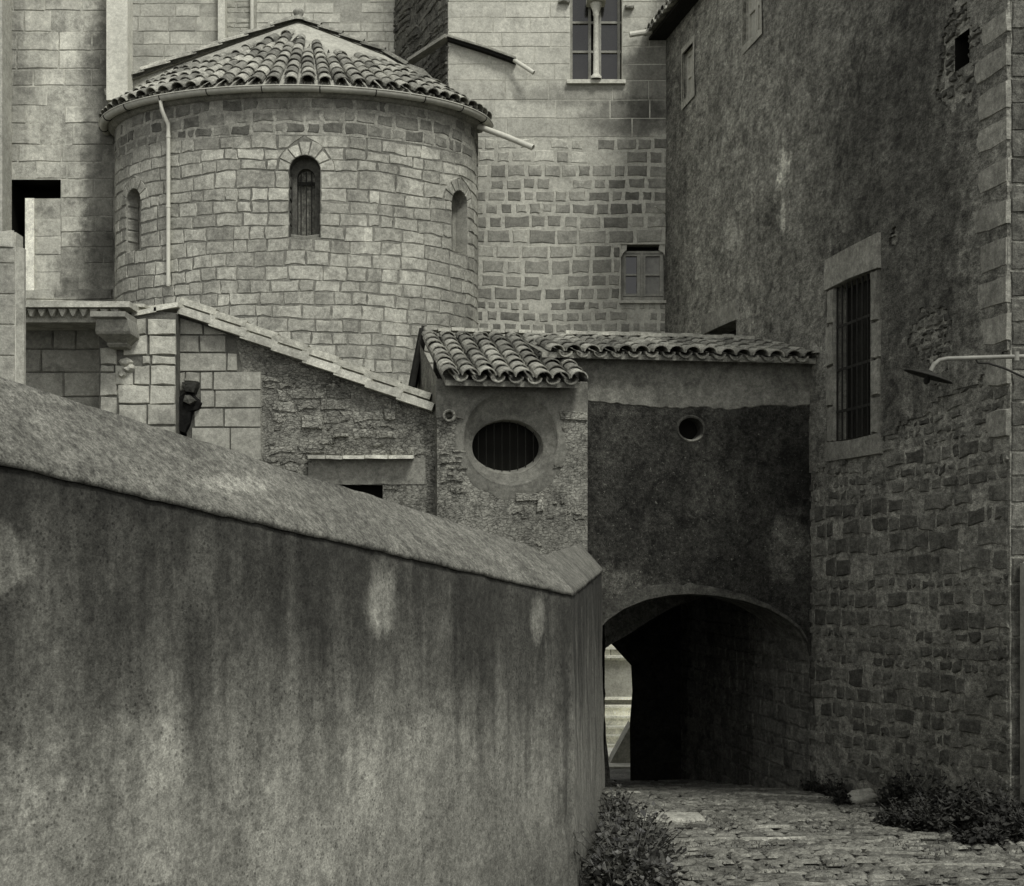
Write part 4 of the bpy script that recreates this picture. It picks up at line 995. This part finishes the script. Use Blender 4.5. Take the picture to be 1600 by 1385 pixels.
for i, a in enumerate(wins):
    e = bpy.data.objects.new('arched_window', None); sc.collection.objects.link(e); e.parent = ap; e.location = AP(a.uc, a.v0)-ap.location
    mb = MB(); lp = a.loop(); reveal(mb, AP, lp+[lp[0]], .005, -.22)
    ia = Arch(a.uc, a.w*.62, a.v0, a.vs-.06, 0); li = ia.loop(); mb.grid([[AP(u, v, -.22) for u, v in lp+[lp[0]]], [AP(u, v, -.24) for u, v in li+[li[0]]], [AP(u, v, -.45) for u, v in li+[li[0]]]])
    for k in range(5): block(mb, AP, a.uc-a.r-.0, a.uc-a.r+.02, a.v0+.2*k, a.v0+.2*k+.19, -.02, back=-.2, rr=r0)
    mb.build('reveal', M['reveal_dark'] if i == 1 else M['ashlar'], e)
    mb = MB(); mb.face([AP(u, v, -.40) for u, v in li], 0, .8 if i == 1 else 0); mb.build('pane', M['house_joint'] if i == 1 else M['glass'], e)
    if i == 1:
        mb = MB()
        for q in (-.5, 0, .5): u_ = a.uc+ia.r*q*1.2; mb.tube([AP(u_, a.v0, -.30), AP(u_, ia.vs+ia.r*.7, -.30)], .011, 6)
        mb.box(AP(a.uc, a.v0+.5*0+ (ia.vs-a.v0)*.93, -.33), (AP(a.uc+ia.r, 0)-AP(a.uc-ia.r, 0)), (0, .03, 0), (0, 0, .05))
        mb.build('bars', M['iron'], e)
    mb = MB(); block(mb, AP, a.uc-a.r, a.uc+a.r, a.v0-.01, a.v0+.05, -.06, .3, rr=r0, back=-.4); mb.build('sill', M['ashlar'], e)
# cornice under the eave
ts = [T0+.12+(radians(200)-.24)*k/70 for k in range(71)]
def ring_(h, z): return [ell(t, h)+Vector((0, 0, z)) for t in ts]
mb = MB(); mb.grid([ring_(0, ZEA-.07), ring_(.07, ZEA-.06), ring_(.13, ZEA+.0), ring_(.13, ZEA+.04)]); mb.build('cornice', M['apse_stone'], ap, smooth=True)
mb = MB(); gp_ = [ell(t, .20)+Vector((0, 0, ZEA+.045)) for t in ts]; rows = []
for i, p in enumerate(gp_):
    nrm = (ell(ts[i], 1)-ell(ts[i], 0)).normalized(); rows.append([p+nrm*.075*cos(pi+pi*k/9)+Vector((0, 0, .075))*sin(pi+pi*k/9)*1.0 for k in range(10)])
mb.grid(rows); mb.grid([[q+Vector((0, 0, 0)) for q in r_[-1:]]+[r_[-1]+Vector((0, 0, .012))] for r_ in rows])
rows2 = [[p+(ell(ts[i], 1)-ell(ts[i], 0)).normalized()*.068*cos(pi+pi*k/9)+Vector((0, 0, .068))*sin(pi+pi*k/9) for k in range(10)] for i, p in enumerate(gp_)]
mb.grid(rows2)
mb.tube([rows[i][-1]+Vector((0, 0, .008)) for i in range(71)], .012, 6)
mb.build('gutter', M['zinc'], ap, smooth=True)
for k in range(5, 70, 6):
    mb = MB(); nrm = (ell(ts[k], 1)-ell(ts[k], 0)).normalized(); mb.tube([gp_[k]+nrm*.084*cos(pi+pi*q/8)+Vector((0, 0, .084))*sin(pi+pi*q/8) for q in range(9)], .008, 5); mb.build('gutter_hook', M['iron'], ap)
mb = MB(); u_ = apu(268); t_ = t_of(u_); zt = ZEA-.02; zb = apv(273, 448)
g_ = ell(t_, .20); a_ = ell(t_, .07)
a2_ = a_.copy(); mb.tube([g_+Vector((-.04, 0, zt)), g_+Vector((-.02, 0, zt-.16)), a_+Vector((.0, 0, zt-.36)), a_+Vector((0, 0, zt-.5)), a_+Vector((0, 0, zb))], .034, 12)
for z in (zb+.02, zb+1.3, zb+2.45): mb.tube([a_+Vector((0, 0, z)), a_+Vector((0, 0, z+.03))], .041, 12)
mb.build('downpipe', M['white_pipe'], ap, smooth=True)
mb = MB(); a_ = gp_[-6]; s0 = P(748, 198, 26.6); s1 = P(833, 231, 26.2); mb.tube([s0, s0.lerp(s1, .5)+Vector((0, 0, .01)), s1], .05, 12, cap=False); mb.tube([s0, s1-(s1-s0)*.02], .04, 12)
mb.build('rain_spout', M['white_pipe'], ap, smooth=True)
# roof: ruled surface from gable verge to the eave
VL, VA, VR = P(188, 131, 27.3), P(467, 33, 27.55), P(700, 152, 27.5); VM = P(600, 85, 27.5)
def verge(k):
    if k < .5: return VL.lerp(VA, k/.5)
    if k < .8: return VA.lerp(VM, (k-.5)/.3)
    return VM.lerp(VR, (k-.8)/.2)
ta, tb = radians(-92), radians(88)
def eav(k): t = ta+(tb-ta)*k; return ell(t, .155)+Vector((0, 0, ZEA+.10))
def kk(k):   # keep the ruling near radial in the middle
    return .5+(k-.5)*(.35+.65*abs(2*k-1)**1.2)
mb = MB(); KN = 60
mb.grid([[eav(k/KN).lerp(verge(kk(k/KN)), s/6) for k in range(KN+1)] for s in range(7)], 0, .5)
mb.build('roof_mortar', stone_mat('roof_mortar', .33, 0, .3, .25, .25, seed=45, bump=.3), ap)
mb = MB(); lines = []; nT = 37
for i in range(nT):
    k = (i+.5)/nT; e = eav(k); v_ = verge(kk(k)); sfrac = .70+.12*sin(k*pi*2.2+1)+.04*r0.uniform(-1, 1)
    sfrac = .58+.03*r0.uniform(-1, 1)+.24*max(0, 1-abs(k-.5)/.16)
    if k < .2: sfrac = .22+1.6*k
    if k > .84: sfrac = .3+(1-k)*1.2
    if i % 2 and abs(k-.5) < .22: sfrac *= .72
    tp = e.lerp(v_, sfrac); dT = (eav(min(1, k+.01))-eav(max(0, k-.01))).normalized(); n_ = dT.cross((v_-e).normalized()); n_ = n_ if n_.z > 0 else -n_
    side = (v_-e).normalized().cross(n_).normalized(); lines.append((e, tp, side, n_))
tile_field(mb, lines, (.235, .19), .30, rr=r0)
mb.build('roof_tiles', M['tile'], ap)
mb = MB()
def capline(a, b, n, off, th, wd, tr=(0, 1)):
    d = (b-a); L = d.length; dn = d.normalized(); up = Vector((-dn.z*(1 if dn.x > 0 else -1), 0, abs(dn.x)))
    for k in range(n):
        p0 = a+dn*L*k/n; p1 = a+dn*L*(k+1.1)/n; lo, hi = (p0, p1) if p0.z < p1.z else (p1, p0)
        lo = lo+up*.035; tile(mb, lo+off, hi+off, Vector((0, 1, 0)), up, wd, wd*.9, True, t=r0.uniform(*tr))
capline(VL+Vector((-.05, 0, 0)), VA, 7, Vector((0, -.05, .0)), .05, .22, (.5, 1)); capline(VL+Vector((0, 0, .08)), VA+Vector((0, 0, .06)), 6, Vector((0, .16, .02)), .05, .24, (.3, .9))
capline(VM, VA, 4, Vector((0, -.03, 0)), .05, .20, (.1, .6)); capline(VR, VM, 3, Vector((0, -.03, 0)), .05, .2, (.1, .6))
mb.build('verge_tiles', M['tile'], ap)
mb = MB(); rows = []
for z, r_ in ((-.02, .13), (.03, .11), (.06, .06), (.10, .09), (.15, .10), (.19, .07), (.215, .0)): rows.append([VA+Vector((cos(2*pi*k/14)*r_, sin(2*pi*k/14)*r_-.05, z)) for k in range(14)])
mb.grid(rows, close=True); mb.build('finial', M['tile'], ap, smooth=True)
mb = MB()   # gable wall carrying the verge
mb.face([VL+Vector((0, .05, -.03)), VA+Vector((0, .05, -.03)), VM+Vector((0, .05, -.03)), VR+Vector((0, .05, -.03)), VR+Vector((0, .05, -3)), VL+Vector((0, .05, -3))]); mb.face([VL+Vector((0, .3, -.03)), VA+Vector((0, .3, -.03)), VM+Vector((0, .3, -.03)), VR+Vector((0, .3, -.03)), VR+Vector((0, .3, -3)), VL+Vector((0, .3, -3))])
for a, b in ((VL, VA), (VA, VM), (VM, VR)): mb.face([a+Vector((0, -.1, -.03)), b+Vector((0, -.1, -.03)), b+Vector((0, .3, -.03)), a+Vector((0, .3, -.03))])
mb.build('gable_wall', M['plaster'], ap)
mb = MB()
for k in range(6): p = VL+Vector((-.10+.04*k, -.1, -.1)); mb.box(p+Vector((r0.uniform(-.1, .06), 0, .04*k-.08)), (.09, .02, .05), (0, .16, 0), (-.02, 0, .11), 0, r0.random())
mb.build('broken_tile_end', M['tile'], ap)

# ================================================================== tower wall
tw = thing('church_tower', 'pale square church tower wall with twin window, between the apse and the dark house', 'church tower', (1, 28, zg(28)))
tu = TW.u; tv = lambda y: TW.uv(0, y)[1]
tl, tr_ = tu(700), tu(1047)
tA = Rect(tu(891), tu(972), tv(126), tv(-70)); tB = Rect(tu(970), tu(1040), tv(470), tv(382)); rt2 = random.Random(71)
mb = MB(); base_wall(mb, TW, tl, tr_, lambda u: -2.5 if u < tu(880) else 2.2, 14.5, [tA, tB], du=.3)
zm = tv(215)
mb.build('wall', M['tower_joint'], tw)
mb = MB()
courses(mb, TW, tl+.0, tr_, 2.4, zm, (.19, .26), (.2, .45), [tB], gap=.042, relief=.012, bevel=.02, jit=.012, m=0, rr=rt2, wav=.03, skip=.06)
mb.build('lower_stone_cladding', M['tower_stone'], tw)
mb = MB()
courses(mb, TW, tl+.0, tr_, zm, 14.5, (.26, .33), (.5, 1.1), [tA], gap=.010, relief=.008, bevel=.006, jit=.003, m=0, rr=rt2)
mb.build('upper_stone_cladding', stone_mat('tower_upper', .42, .22, .35, .2, .2, seed=46, bump=.3, blobs=((P(1010, 130, 28), (.45, None, .8), .55), (P(985, 185, 28), (.9, None, .35), .5), (P(900, 150, 28), (1.2, None, .2), .7))), tw)
# rubble side wall, turned away to the left
SR = Plane((tl, 28), (-1.32, 3.3), (-3.3, -1.32)); Ls = SR.u(598)
mb = MB(); base_wall(mb, SR, 0, Ls, 4, 14.5, (), du=.2)
courses(mb, SR, .0, Ls, 7.5, 14.5, (.05, .12), (.2, .7), (), gap=.01, relief=.03, bevel=.03, jit=.025, m=1, rr=rt2, wav=.15, skip=.3)
mb.build('rubble_flank', [M['rubble_dark'], M['rubble_dark']], tw)
mb = MB(); a_ = P(640, 97, 28.6); b_ = TW(tl, tv(60), .06); c_ = P(762, 77, 27.9); d_ = P(806, 93, 27.9); e_ = P(834, 114, 27.7)
for p, q in ((b_, c_), (c_, d_)): mb.box((p+q)/2, (q-p)*1.02, (0, .2, 0), (0, 0, .035), 0, .5); mb.box((p+q)/2+Vector((0, .02, -.05)), (q-p)*1.01, (0, .16, 0), (0, 0, .05), 1, .0)
mb.box((a_+b_)/2, (b_-a_), Vector((.1, .2, 0)), (0, 0, .06), 0, .9)
mb.build('flashing', [M['ashlar'], M['wood_dark']], tw)
mb = MB(); mb.tube([d_+Vector((-.03, -.05, -.03)), e_], .04, 10); mb.build('rain_spout', M['white_pipe'], tw, smooth=True)
mb = MB(); q = [P(640, 100, 28.2), P(662, 108, 28.15), P(676, 122, 28.1), P(690, 136, 28.0), P(700, 158, 27.9), P(640, 150, 27.9)]
mb.face(q); mb.face([p+Vector((0, .3, 0)) for p in q][::-1]); mb.grid([q, [p+Vector((0, .3, .0)) for p in q]])
mb.build('mortar_fillet', M['plaster'], tw)
# twin window
tw_e = bpy.data.objects.new('twin_window', None); sc.collection.objects.link(tw_e); tw_e.parent = tw; tw_e.location = TW(tu(930), tv(126))-tw.location
mb = MB(); reveal(mb, TW, tA.loop(), .0, -.35, close=True); mb.box(TW((tA.u0+tA.u1)/2, tA.v0-.04, .03), (tA.u1-tA.u0+.12, 0, 0), (0, .12, 0), (0, 0, .07))
mb.build('reveal', M['pale_stone'], tw_e)
mb = MB(); cx = tu(931); rows = []
prof = [(-.0, .10), (.05, .10), (.06, .075), (.10, .055), (tv(28)-tA.v0, .045), (tv(26)-tA.v0, .06), (tv(22)-tA.v0, .055), (tv(12)-tA.v0, .10), (tv(8)-tA.v0, .115), (tv(7)-tA.v0, .09)]
for z, r_ in prof: rows.append([Vector((cx+r_*cos(2*pi*k/16), 27.92+r_*sin(2*pi*k/16), tA.v0+z)) for k in range(16)])
mb.grid(rows, close=True); mb.build('column', M['pale_stone'], tw_e, smooth=True)
mb = MB(); z = tv(7); mb.box((cx, 27.95, z+.06), (.34, 0, 0), (0, .4, 0), (0, 0, .12)); mb.box((cx, 27.95, z+.55), (.2, 0, 0), (0, .3, 0), (0, 0, .86)); mb.build('impost', M['pale_stone'], tw_e)
mb = MB(); yb = 28.2
for px in (893, 922, 938, 968): mb.box(Vector((tu(px), yb, (tA.v0+tA.v1)/2)), (.05, 0, 0), (0, .05, 0), (0, 0, tA.v1-tA.v0))
for py in (122, 76, 30, -15): mb.box(Vector(((tA.u0+tA.u1)/2, yb, tv(py))), (tA.u1-tA.u0, 0, 0), (0, .04, 0), (0, 0, .04))
mb.build('frame', M['wood_grey'], tw_e)
for a, b in ((893, 922), (938, 968)):
    mb = MB(); mb.box(Vector(((tu(a)+tu(b))/2, yb+.03, (tA.v0+tA.v1)/2)), (tu(b)-tu(a), 0, 0), (0, .01, 0), (0, 0, tA.v1-tA.v0)); mb.build('pane', M['glass'], tw_e)
mb = MB(); mb.face([TW(u, v, -.34) for u, v in tA.loop()]); mb.build('dark_room', M['void'], tw_e)
# corbels either side
for a, b, y0, y1 in ((872, 890, 1, 7), (976, 990, 10, 16)): mb = MB(); block(mb, TW, tu(a), tu(b), tv(y1), tv(y0), .12, .6, rr=rt2); mb.build('corbel_stone', M['ashlar'], tw)
# casement
cs = bpy.data.objects.new('casement_window', None); sc.collection.objects.link(cs); cs.parent = tw; cs.location = TW(tu(1005), tv(470))-tw.location
mb = MB(); reveal(mb, TW, tB.loop(), .0, -.3, close=True); mb.box(TW((tB.u0+tB.u1)/2, tB.v0-.03, .02), (tB.u1-tB.u0+.05, 0, 0), (0, .1, 0), (0, 0, .05), 0, .7); mb.build('reveal', M['tower_joint'], cs)
mb = MB()
mb.face([TW(u, v, -.02) for u, v in ((tB.u0, tv(388)), (tB.u0, tv(381)), (tu(980), tv(381)), (tu(979), tv(391)), (tu(975), tv(394)), (tB.u0, tv(402)))]); mb.build('shaped_corner', M['tower_joint'], cs); mb = MB(); mb.face([TW(u, v, -.02) for u, v in ((tB.u1, tv(381)), (tu(1031), tv(381)), (tu(1029), tv(391)), (tu(1036), tv(394)), (tB.u1, tv(402)))])
mb.build('shaped_corner', M['tower_joint'], cs)
mb = MB(); mb.face([TW(u, v, -.28) for u, v in tB.loop()]); mb.build('dark_room', M['void'], cs)
mb = MB(); fy = -.12
def bar(x0, x1, y0, y1, h=fy, th=.05, t=.5): mb.box(TW((tu(x0)+tu(x1))/2, (tv(y0)+tv(y1))/2, h), (tu(x1)-tu(x0), 0, 0), (0, th, 0), (0, 0, abs(tv(y0)-tv(y1))), 0, t)
bar(970.5, 974, 392, 470); bar(1037, 1040, 392, 470); bar(974.2, 1036.8, 463, 469.5, t=.9); bar(974.2, 1036.8, 391, 395); bar(1001, 1005, 395, 463, fy+.02, .06)
for a, b in ((974.4, 1000.8), (1005.2, 1036.6)):
    bar(a, a+4, 396, 462, t=.6); bar(b-5, b, 396, 462, t=.7); bar(a+4.2, b-5.2, 396, 399); bar(a+4.2, b-5.2, 458, 462); bar(a+4.2, b-5.2, 427, 429.5, t=1)
mb.build('frame', M['wood_grey'], cs)
for a, b, mt in ((974, 1001, 'glass'), (1005, 1037, 'curtain')):
    mb = MB(); bar(a, b, 393, 464, fy-.035, .01); mb.build('pane', M[mt], cs)
mb = MB(); mb.tube([TW(tu(1022), tv(327), .2), TW(tu(1040), tv(333), .02)], .012, 6); mb.build('bracket', M['white_pipe'], tw)
mb = MB(); mb.box((tr_+.01, 27.9, 6.5), (.03, 0, 0), (0, .05, 0), (0, 0, 9)); mb.build('corner_fillet', M['pale_stone'], tw)

# ================================================================== nave walls behind on the left
nv = thing('church_nave', 'weathered high church wall with dark streak of damp and painted shadow at the left of the apse', 'church wall', (-8, 27.3, zg(27)))
NW = Plane((0, 27.3), (1, 0), (0, -1)); nu = NW.u; nvv = lambda y: NW.uv(0, y)[1]; rn = random.Random(81)
rec = Rect(nu(13), nu(95), nvv(455), nvv(281))
mb = MB(); base_wall(mb, NW, nu(-120), nu(200), -2, 14, [rec], du=.5)
courses(mb, NW, nu(-120), nu(178), 3, 14, (.26, .36), (.35, .8), [rec], gap=.012, relief=.012, bevel=.012, jit=.006, rr=rn, wav=.02, skip=.25)
mb.build('wall', [M['nave_joint'], M['nave_stone']], nv)
mb = MB()
for pp in (rec.loop(),): reveal(mb, NW, pp, 0, -.9, close=True); mb.face([NW(u, v, -.88) for u, v in pp])
mb.build('recess', M['void'], nv)
mb = MB(); i0, i1 = nu(41), nu(95); vt_ = nvv(310); base_wall(mb, NW, i0, i1-.002, nvv(455), vt_, (), du=.3, h=-.02)
courses(mb, NW, nu(54), i1, nvv(455), vt_, (.26, .34), (.3, .6), (), gap=.012, relief=-.01, bevel=.01, jit=.006, rr=rn, skip=.3)
mb.face([NW(i0, vt_, -.02), NW(i1, vt_, -.02), NW(i1, vt_, -.8), NW(i0, vt_, -.8)]); mb.face([NW(i0, nvv(455), -.02), NW(i0, vt_, -.02), NW(i0, vt_, -.8), NW(i0, nvv(455), -.8)])
mb.build('infill_wall', [M['nave_joint'], M['nave_stone']], nv)
mb = MB(); mb.box(NW(nu(47), (nvv(455)+vt_)/2, .0), (nu(55)-nu(41), 0, 0), (0, .06, 0), (0, 0, vt_-nvv(455)-.01)); mb.build('stone_jamb', M['bright_stone'], nv)
mb = MB(); block(mb, NW, nu(30), nu(86), nvv(468), nvv(452), .03, .4, rr=rn); block(mb, NW, nu(86), nu(176), nvv(468), nvv(452), .03, .1, rr=rn); block(mb, NW, nu(30), nu(176), nvv(474), nvv(469), .05, .9, rr=rn); mb.build('plinth_course', M['nave_stone'], nv)
mb = MB(); mb.box((P(182.5, 0, 26.9).x, 27.1, 13.6), (P(199, 0, 26.9).x-P(166, 0, 26.9).x, 0, 0), (0, .38, 0), (0, 0, 8)); mb.build('pilaster', M['pale_stone'], nv)
mb = MB(); mb.box(Vector((P(-30, 0, 26.6).x, 26.6, 8)), (P(11, 0, 26.6).x-P(-71, 0, 26.6).x, 0, 0), (0, .5, 0), (0, 0, 13.5), 0, .8); mb.build('corner_pilaster', M['plaster_pale'], nv)
hw = thing('rear_church_wall', 'pale high masonry wall rising behind the apse roof', 'church wall', (-4, 31, zg(31)))
BW = Plane((0, 31), (1, 0), (0, -1)); b_u = BW.u; b_v = lambda y: BW.uv(0, y)[1]
mb = MB(); base_wall(mb, BW, b_u(120), b_u(640), 0, 16, (), du=1)
courses(mb, BW, b_u(120), b_u(344), 8, 16, (.26, .36), (.4, .9), (), gap=.010, relief=.01, bevel=.01, jit=.004, rr=rn, skip=.1)
courses(mb, BW, b_u(354), b_u(392), 8, 16, (.10, .14), (.2, .4), (), gap=.012, relief=.012, bevel=.01, jit=.008, rr=rn, skip=.3, tones=(0, .4))
courses(mb, BW, b_u(400), b_u(640), 8, 16, (.20, .26), (.4, .9), (), gap=.012, relief=.01, bevel=.008, jit=.004, rr=rn, skip=.1, tones=(.6, 1))
mb.build('wall', [stone_mat('rear_joint', .33, 0, .4, .2, .2, seed=47), stone_mat('rear_stone', .40, .3, .4, .25, .2, seed=48, bump=.35)], hw)
mb = MB(); mb.box(BW(b_u(349), 11.5, .08), (b_u(355)-b_u(344), 0, 0), (0, .25, 0), (0, 0, 9)); mb.build('pilaster', M['pale_stone'], hw)
mb = MB(); mb.tube([BW(b_u(395), 8, .1), BW(b_u(395), 16, .1)], .04, 10); mb.build('downpipe', M['white_pipe'], hw, smooth=True)

# ================================================================== stairs and wall seen through the passage, sunlight put into the stone colour
st = thing('stone_staircase', 'bright stone stairs and ledged wall glimpsed through the slit of the passage', 'staircase', P(965, 1210, 34))
mb = MB(); rn = random.Random(91); dS = 36.0
y0s = [1204, 1184, 1165, 1150, 1136, 1120, 1104]
for k, (a, b) in enumerate(zip(y0s, y0s[1:])):
    d = dS+.35*k; p = P(965, (a+b)/2, d); hgt = (a-b)/F*d; mb.box((p.x+.5, d+.2, p.z), (4, 0, 0), (0, .42, 0), (0, 0, hgt), 0, rn.uniform(.5, 1))
    mb.box((p.x+.5, d-.02, p.z+hgt/2-.012), (4, 0, 0), (0, .08, 0), (0, 0, .05), 0, 1)
mb.box((P(965, 1212, 35).x+.5, 35, zg(35)+.1), (4, 0, 0), (0, 1.6, 0), (0, 0, .25), 0, .6)
mb.build('steps', M['bright_stone'], st)
SWp = Plane((0, dS+2.4), (1, 0), (0, -1)); s_v = lambda y: SWp.uv(0, y)[1]
mb = MB(); base_wall(mb, SWp, SWp.u(880), SWp.u(1100), -3, s_v(960), (), du=1)
courses(mb, SWp, SWp.u(880), SWp.u(1100), -1, s_v(960), (.24, .3), (.4, .8), (), gap=.015, relief=.015, bevel=.01, jit=.006, rr=rn)
for y, h in ((1013, .1), (1026, .18), (1091, .16), (1103, .1)): mb.box(SWp(SWp.u(965), s_v(y), h/2), (4, 0, 0), (0, h, 0), (0, 0, .06), 1, 1)
mb.build('ledged_wall', [M['pale_joint'], M['bright_stone']], st)
mb = MB(); q = [P(986, 1132, 33.6), P(953, 1193, 33.6), P(990, 1193, 33.6)]; mb.face(q); mb.face([p+Vector((0, .8, 0)) for p in q][::-1]); mb.grid([[q[0], q[1]], [q[0]+Vector((0, .8, 0)), q[1]+Vector((0, .8, 0))]])
mb.build('buttress', M['ashlar'], st)
mb = MB()
mb.box((P(965, 1205, 33).x+.6, 33.4, P(965, 1200, 33.4).z), (2.6, 0, 0), (0, .8, 0), (0, 0, .16), 0, .9); mb.build('kerb_stone', M['light_ashlar'], st)

# ================================================================== plants
def shrub(name, label, spots, mat, nleaf, ls, seed, stems=True, tall=1.0):
    rg = random.Random(seed); base = Vector(spots[0][0]); o = thing(name, label, 'shrub', base)
    mb = MB()
    for (c, r, wt) in spots:
        c = Vector(c)
        for _ in range(int(nleaf*wt)):
            while True:
                q = Vector((rg.uniform(-1, 1), rg.uniform(-1, 1), rg.uniform(0, 1)))
                if q.length < 1: break
            q = q*(.55+.45*rg.random()); kq = 1+.5*mn.noise(Vector((q.x*2+seed, q.y*2, q.z*2)))
            p = c+Vector((q.x*r[0]*kq, q.y*r[1]*kq, q.z*r[2]*kq))
            a = Vector((rg.gauss(0, 1), rg.gauss(0, 1), rg.gauss(0, .7))).normalized(); b = a.cross(Vector((rg.gauss(0, .5), rg.gauss(0, .5), 1))).normalized()
            L = ls*rg.choice((.5, .8, 1, 1, 1.3, 1.8))*rg.uniform(.8, 1.2); W = L*.34; n_ = a.cross(b); t = rg.random()
            k0 = len(mb.v); mb.v += [tuple(p), tuple(p+a*L*.5+b*W), tuple(p+a*L), tuple(p+a*L*.5-b*W), tuple(p+a*L*.5+n_*L*.1)]
            mb.f += [[k0, k0+1, k0+4], [k0+1, k0+2, k0+4], [k0+2, k0+3, k0+4], [k0+3, k0, k0+4]]; mb.m += [0]*4; mb.t += [t]*4
    sb = MB()
    for (c, r, wt) in spots:
        c = Vector(c)
        for _ in range(16):
            q = Vector((rg.uniform(-1.0, 1.0)*r[0], rg.uniform(-1.0, 1.0)*r[1], r[2]*rg.uniform(.6, 1.4))); sb.tube([c+Vector((q.x*.3, q.y*.3, -.03)), c+q*.6, c+q], [.007, .005, .002], 5)
            for f_ in (.6, .75, .88, 1.0):
                for sg in (-1, 1):
                    p = c+q*f_; a = Vector((rg.gauss(0, 1), rg.gauss(0, 1), .4)).normalized(); b = a.cross(Vector((0, 0, 1))).normalized(); L = ls*1.1; W = L*.3
                    mb.face([p, p+a*L*.5+b*W, p+a*L, p+a*L*.5-b*W], 0, rg.random())
    mb.build('foliage', mat, o); mb = sb
    mb.build('stems', M['stem'], o)
    return o
def G3(x, y, dz=0): return (x, y, zg(y)+dz)
shrub('shrub', 'leafy shrub at the foot of the foreground wall corner', [(G3(.90, 12.0), (.34, .8, .28), 1.4), (G3(.98, 12.9), (.34, .7, .30), 1.3), (G3(1.05, 13.9), (.32, .8, .28), 1.2), (G3(1.05, 15.0), (.26, .8, .26), 1.0), (G3(1.22, 13.3), (.22, .6, .26), .6), (G3(1.12, 16.2), (.2, .7, .3), .5), (G3(.85, 11.2), (.4, .6, .4), 1.0)], M['leaf'], 1700, .055, 1)
shrub('shrub', 'dark bush against the house wall left of the right hand hedge', [(RW(-3.35, zg(17.5)+.0, .18), (.26, .34, .42), 1.0), (RW(-3.9, zg(17), .22), (.28, .40, .36), 1.0), (RW(-2.9, zg(18), .12), (.14, .2, .2), .4)], M['leaf_dark'], 1500, .05, 2)
shrub('shrub', 'low dark hedge of weeds along the right hand house wall', [(RW(-4.5, zg(16.3), .3), (.36, .45, .36), 1.2), (RW(-5.1, zg(15.8), .4), (.44, .45, .36), 1.4), (RW(-5.8, zg(15.2), .35), (.5, .5, .42), 1.6), (RW(-5.0, zg(16), .9), (.35, .5, .22), .8), (RW(-5.4, zg(15.4), .75), (.3, .4, .2), .8), (RW(-6.4, zg(14.6), .3), (.5, .5, .34), 1.2), (RW(-6.6, zg(14.4), .9), (.3, .4, .14), .6)], M['leaf_dark'], 1700, .05, 3)
for k, (u, h, s_, lab) in enumerate(((-.25, .1, .16, 'weed tuft at the foot of the arch jamb'), (-.75, .12, .13, 'small weed tuft below the house wall just right of the archway'), (-1.25, .14, .20, 'weed tuft between the arch and the pale boulder'), (-2.3, .5, .12, 'low weeds in the street beside the pale boulder'))):
    shrub('weed_tuft', lab, [(RW(u, zg(21+u), h), (s_, s_*1.3, s_), 1)], M['leaf_dark'], 420, .04, 20+k)
mb = MB(); c = RW(-2.25, zg(18.8)+.05, .22); rows = []
for i in range(15):
    th = pi*i/14; rw_ = []
    for k in range(24):
        q = Vector((cos(2*pi*k/24)*sin(th), sin(2*pi*k/24)*sin(th), cos(th))); w_ = 1+.35*mn.noise(q*1.3+Vector((4, 2, 1)))+.12*mn.noise(q*4)
        rw_.append(c+Vector((q.x*.21, q.y*.17, q.z*.12+.03*q.x))*w_)
    rows.append(rw_)
mb.grid(rows, 0, .8, close=True); tag(mb.build('boulder', M['light_ashlar'], None, smooth=True), 'pale boulder lying at the foot of the right hand house wall', 'boulder')
# short grass in the joints of the lane
mb = MB(); rg = random.Random(8)
for _ in range(5200):
    d = rg.uniform(11, 19); x = lane_l(d)+rg.uniform(.2, 4.4)
    if mn.noise(Vector((x*1.7, d*1.1, 3))) < -.02: continue
    p = Vector((x, d, zg(d)-.01)); a = Vector((rg.gauss(0, .5), rg.gauss(0, .5), 1)).normalized()*rg.uniform(.02, .055); b = Vector((rg.gauss(0, 1), rg.gauss(0, 1), 0)).normalized()*.007
    mb.face([p-b, p+b, p+a], 0, rg.random())
o = mb.build('grass', M['leaf']); o['kind'] = 'stuff'
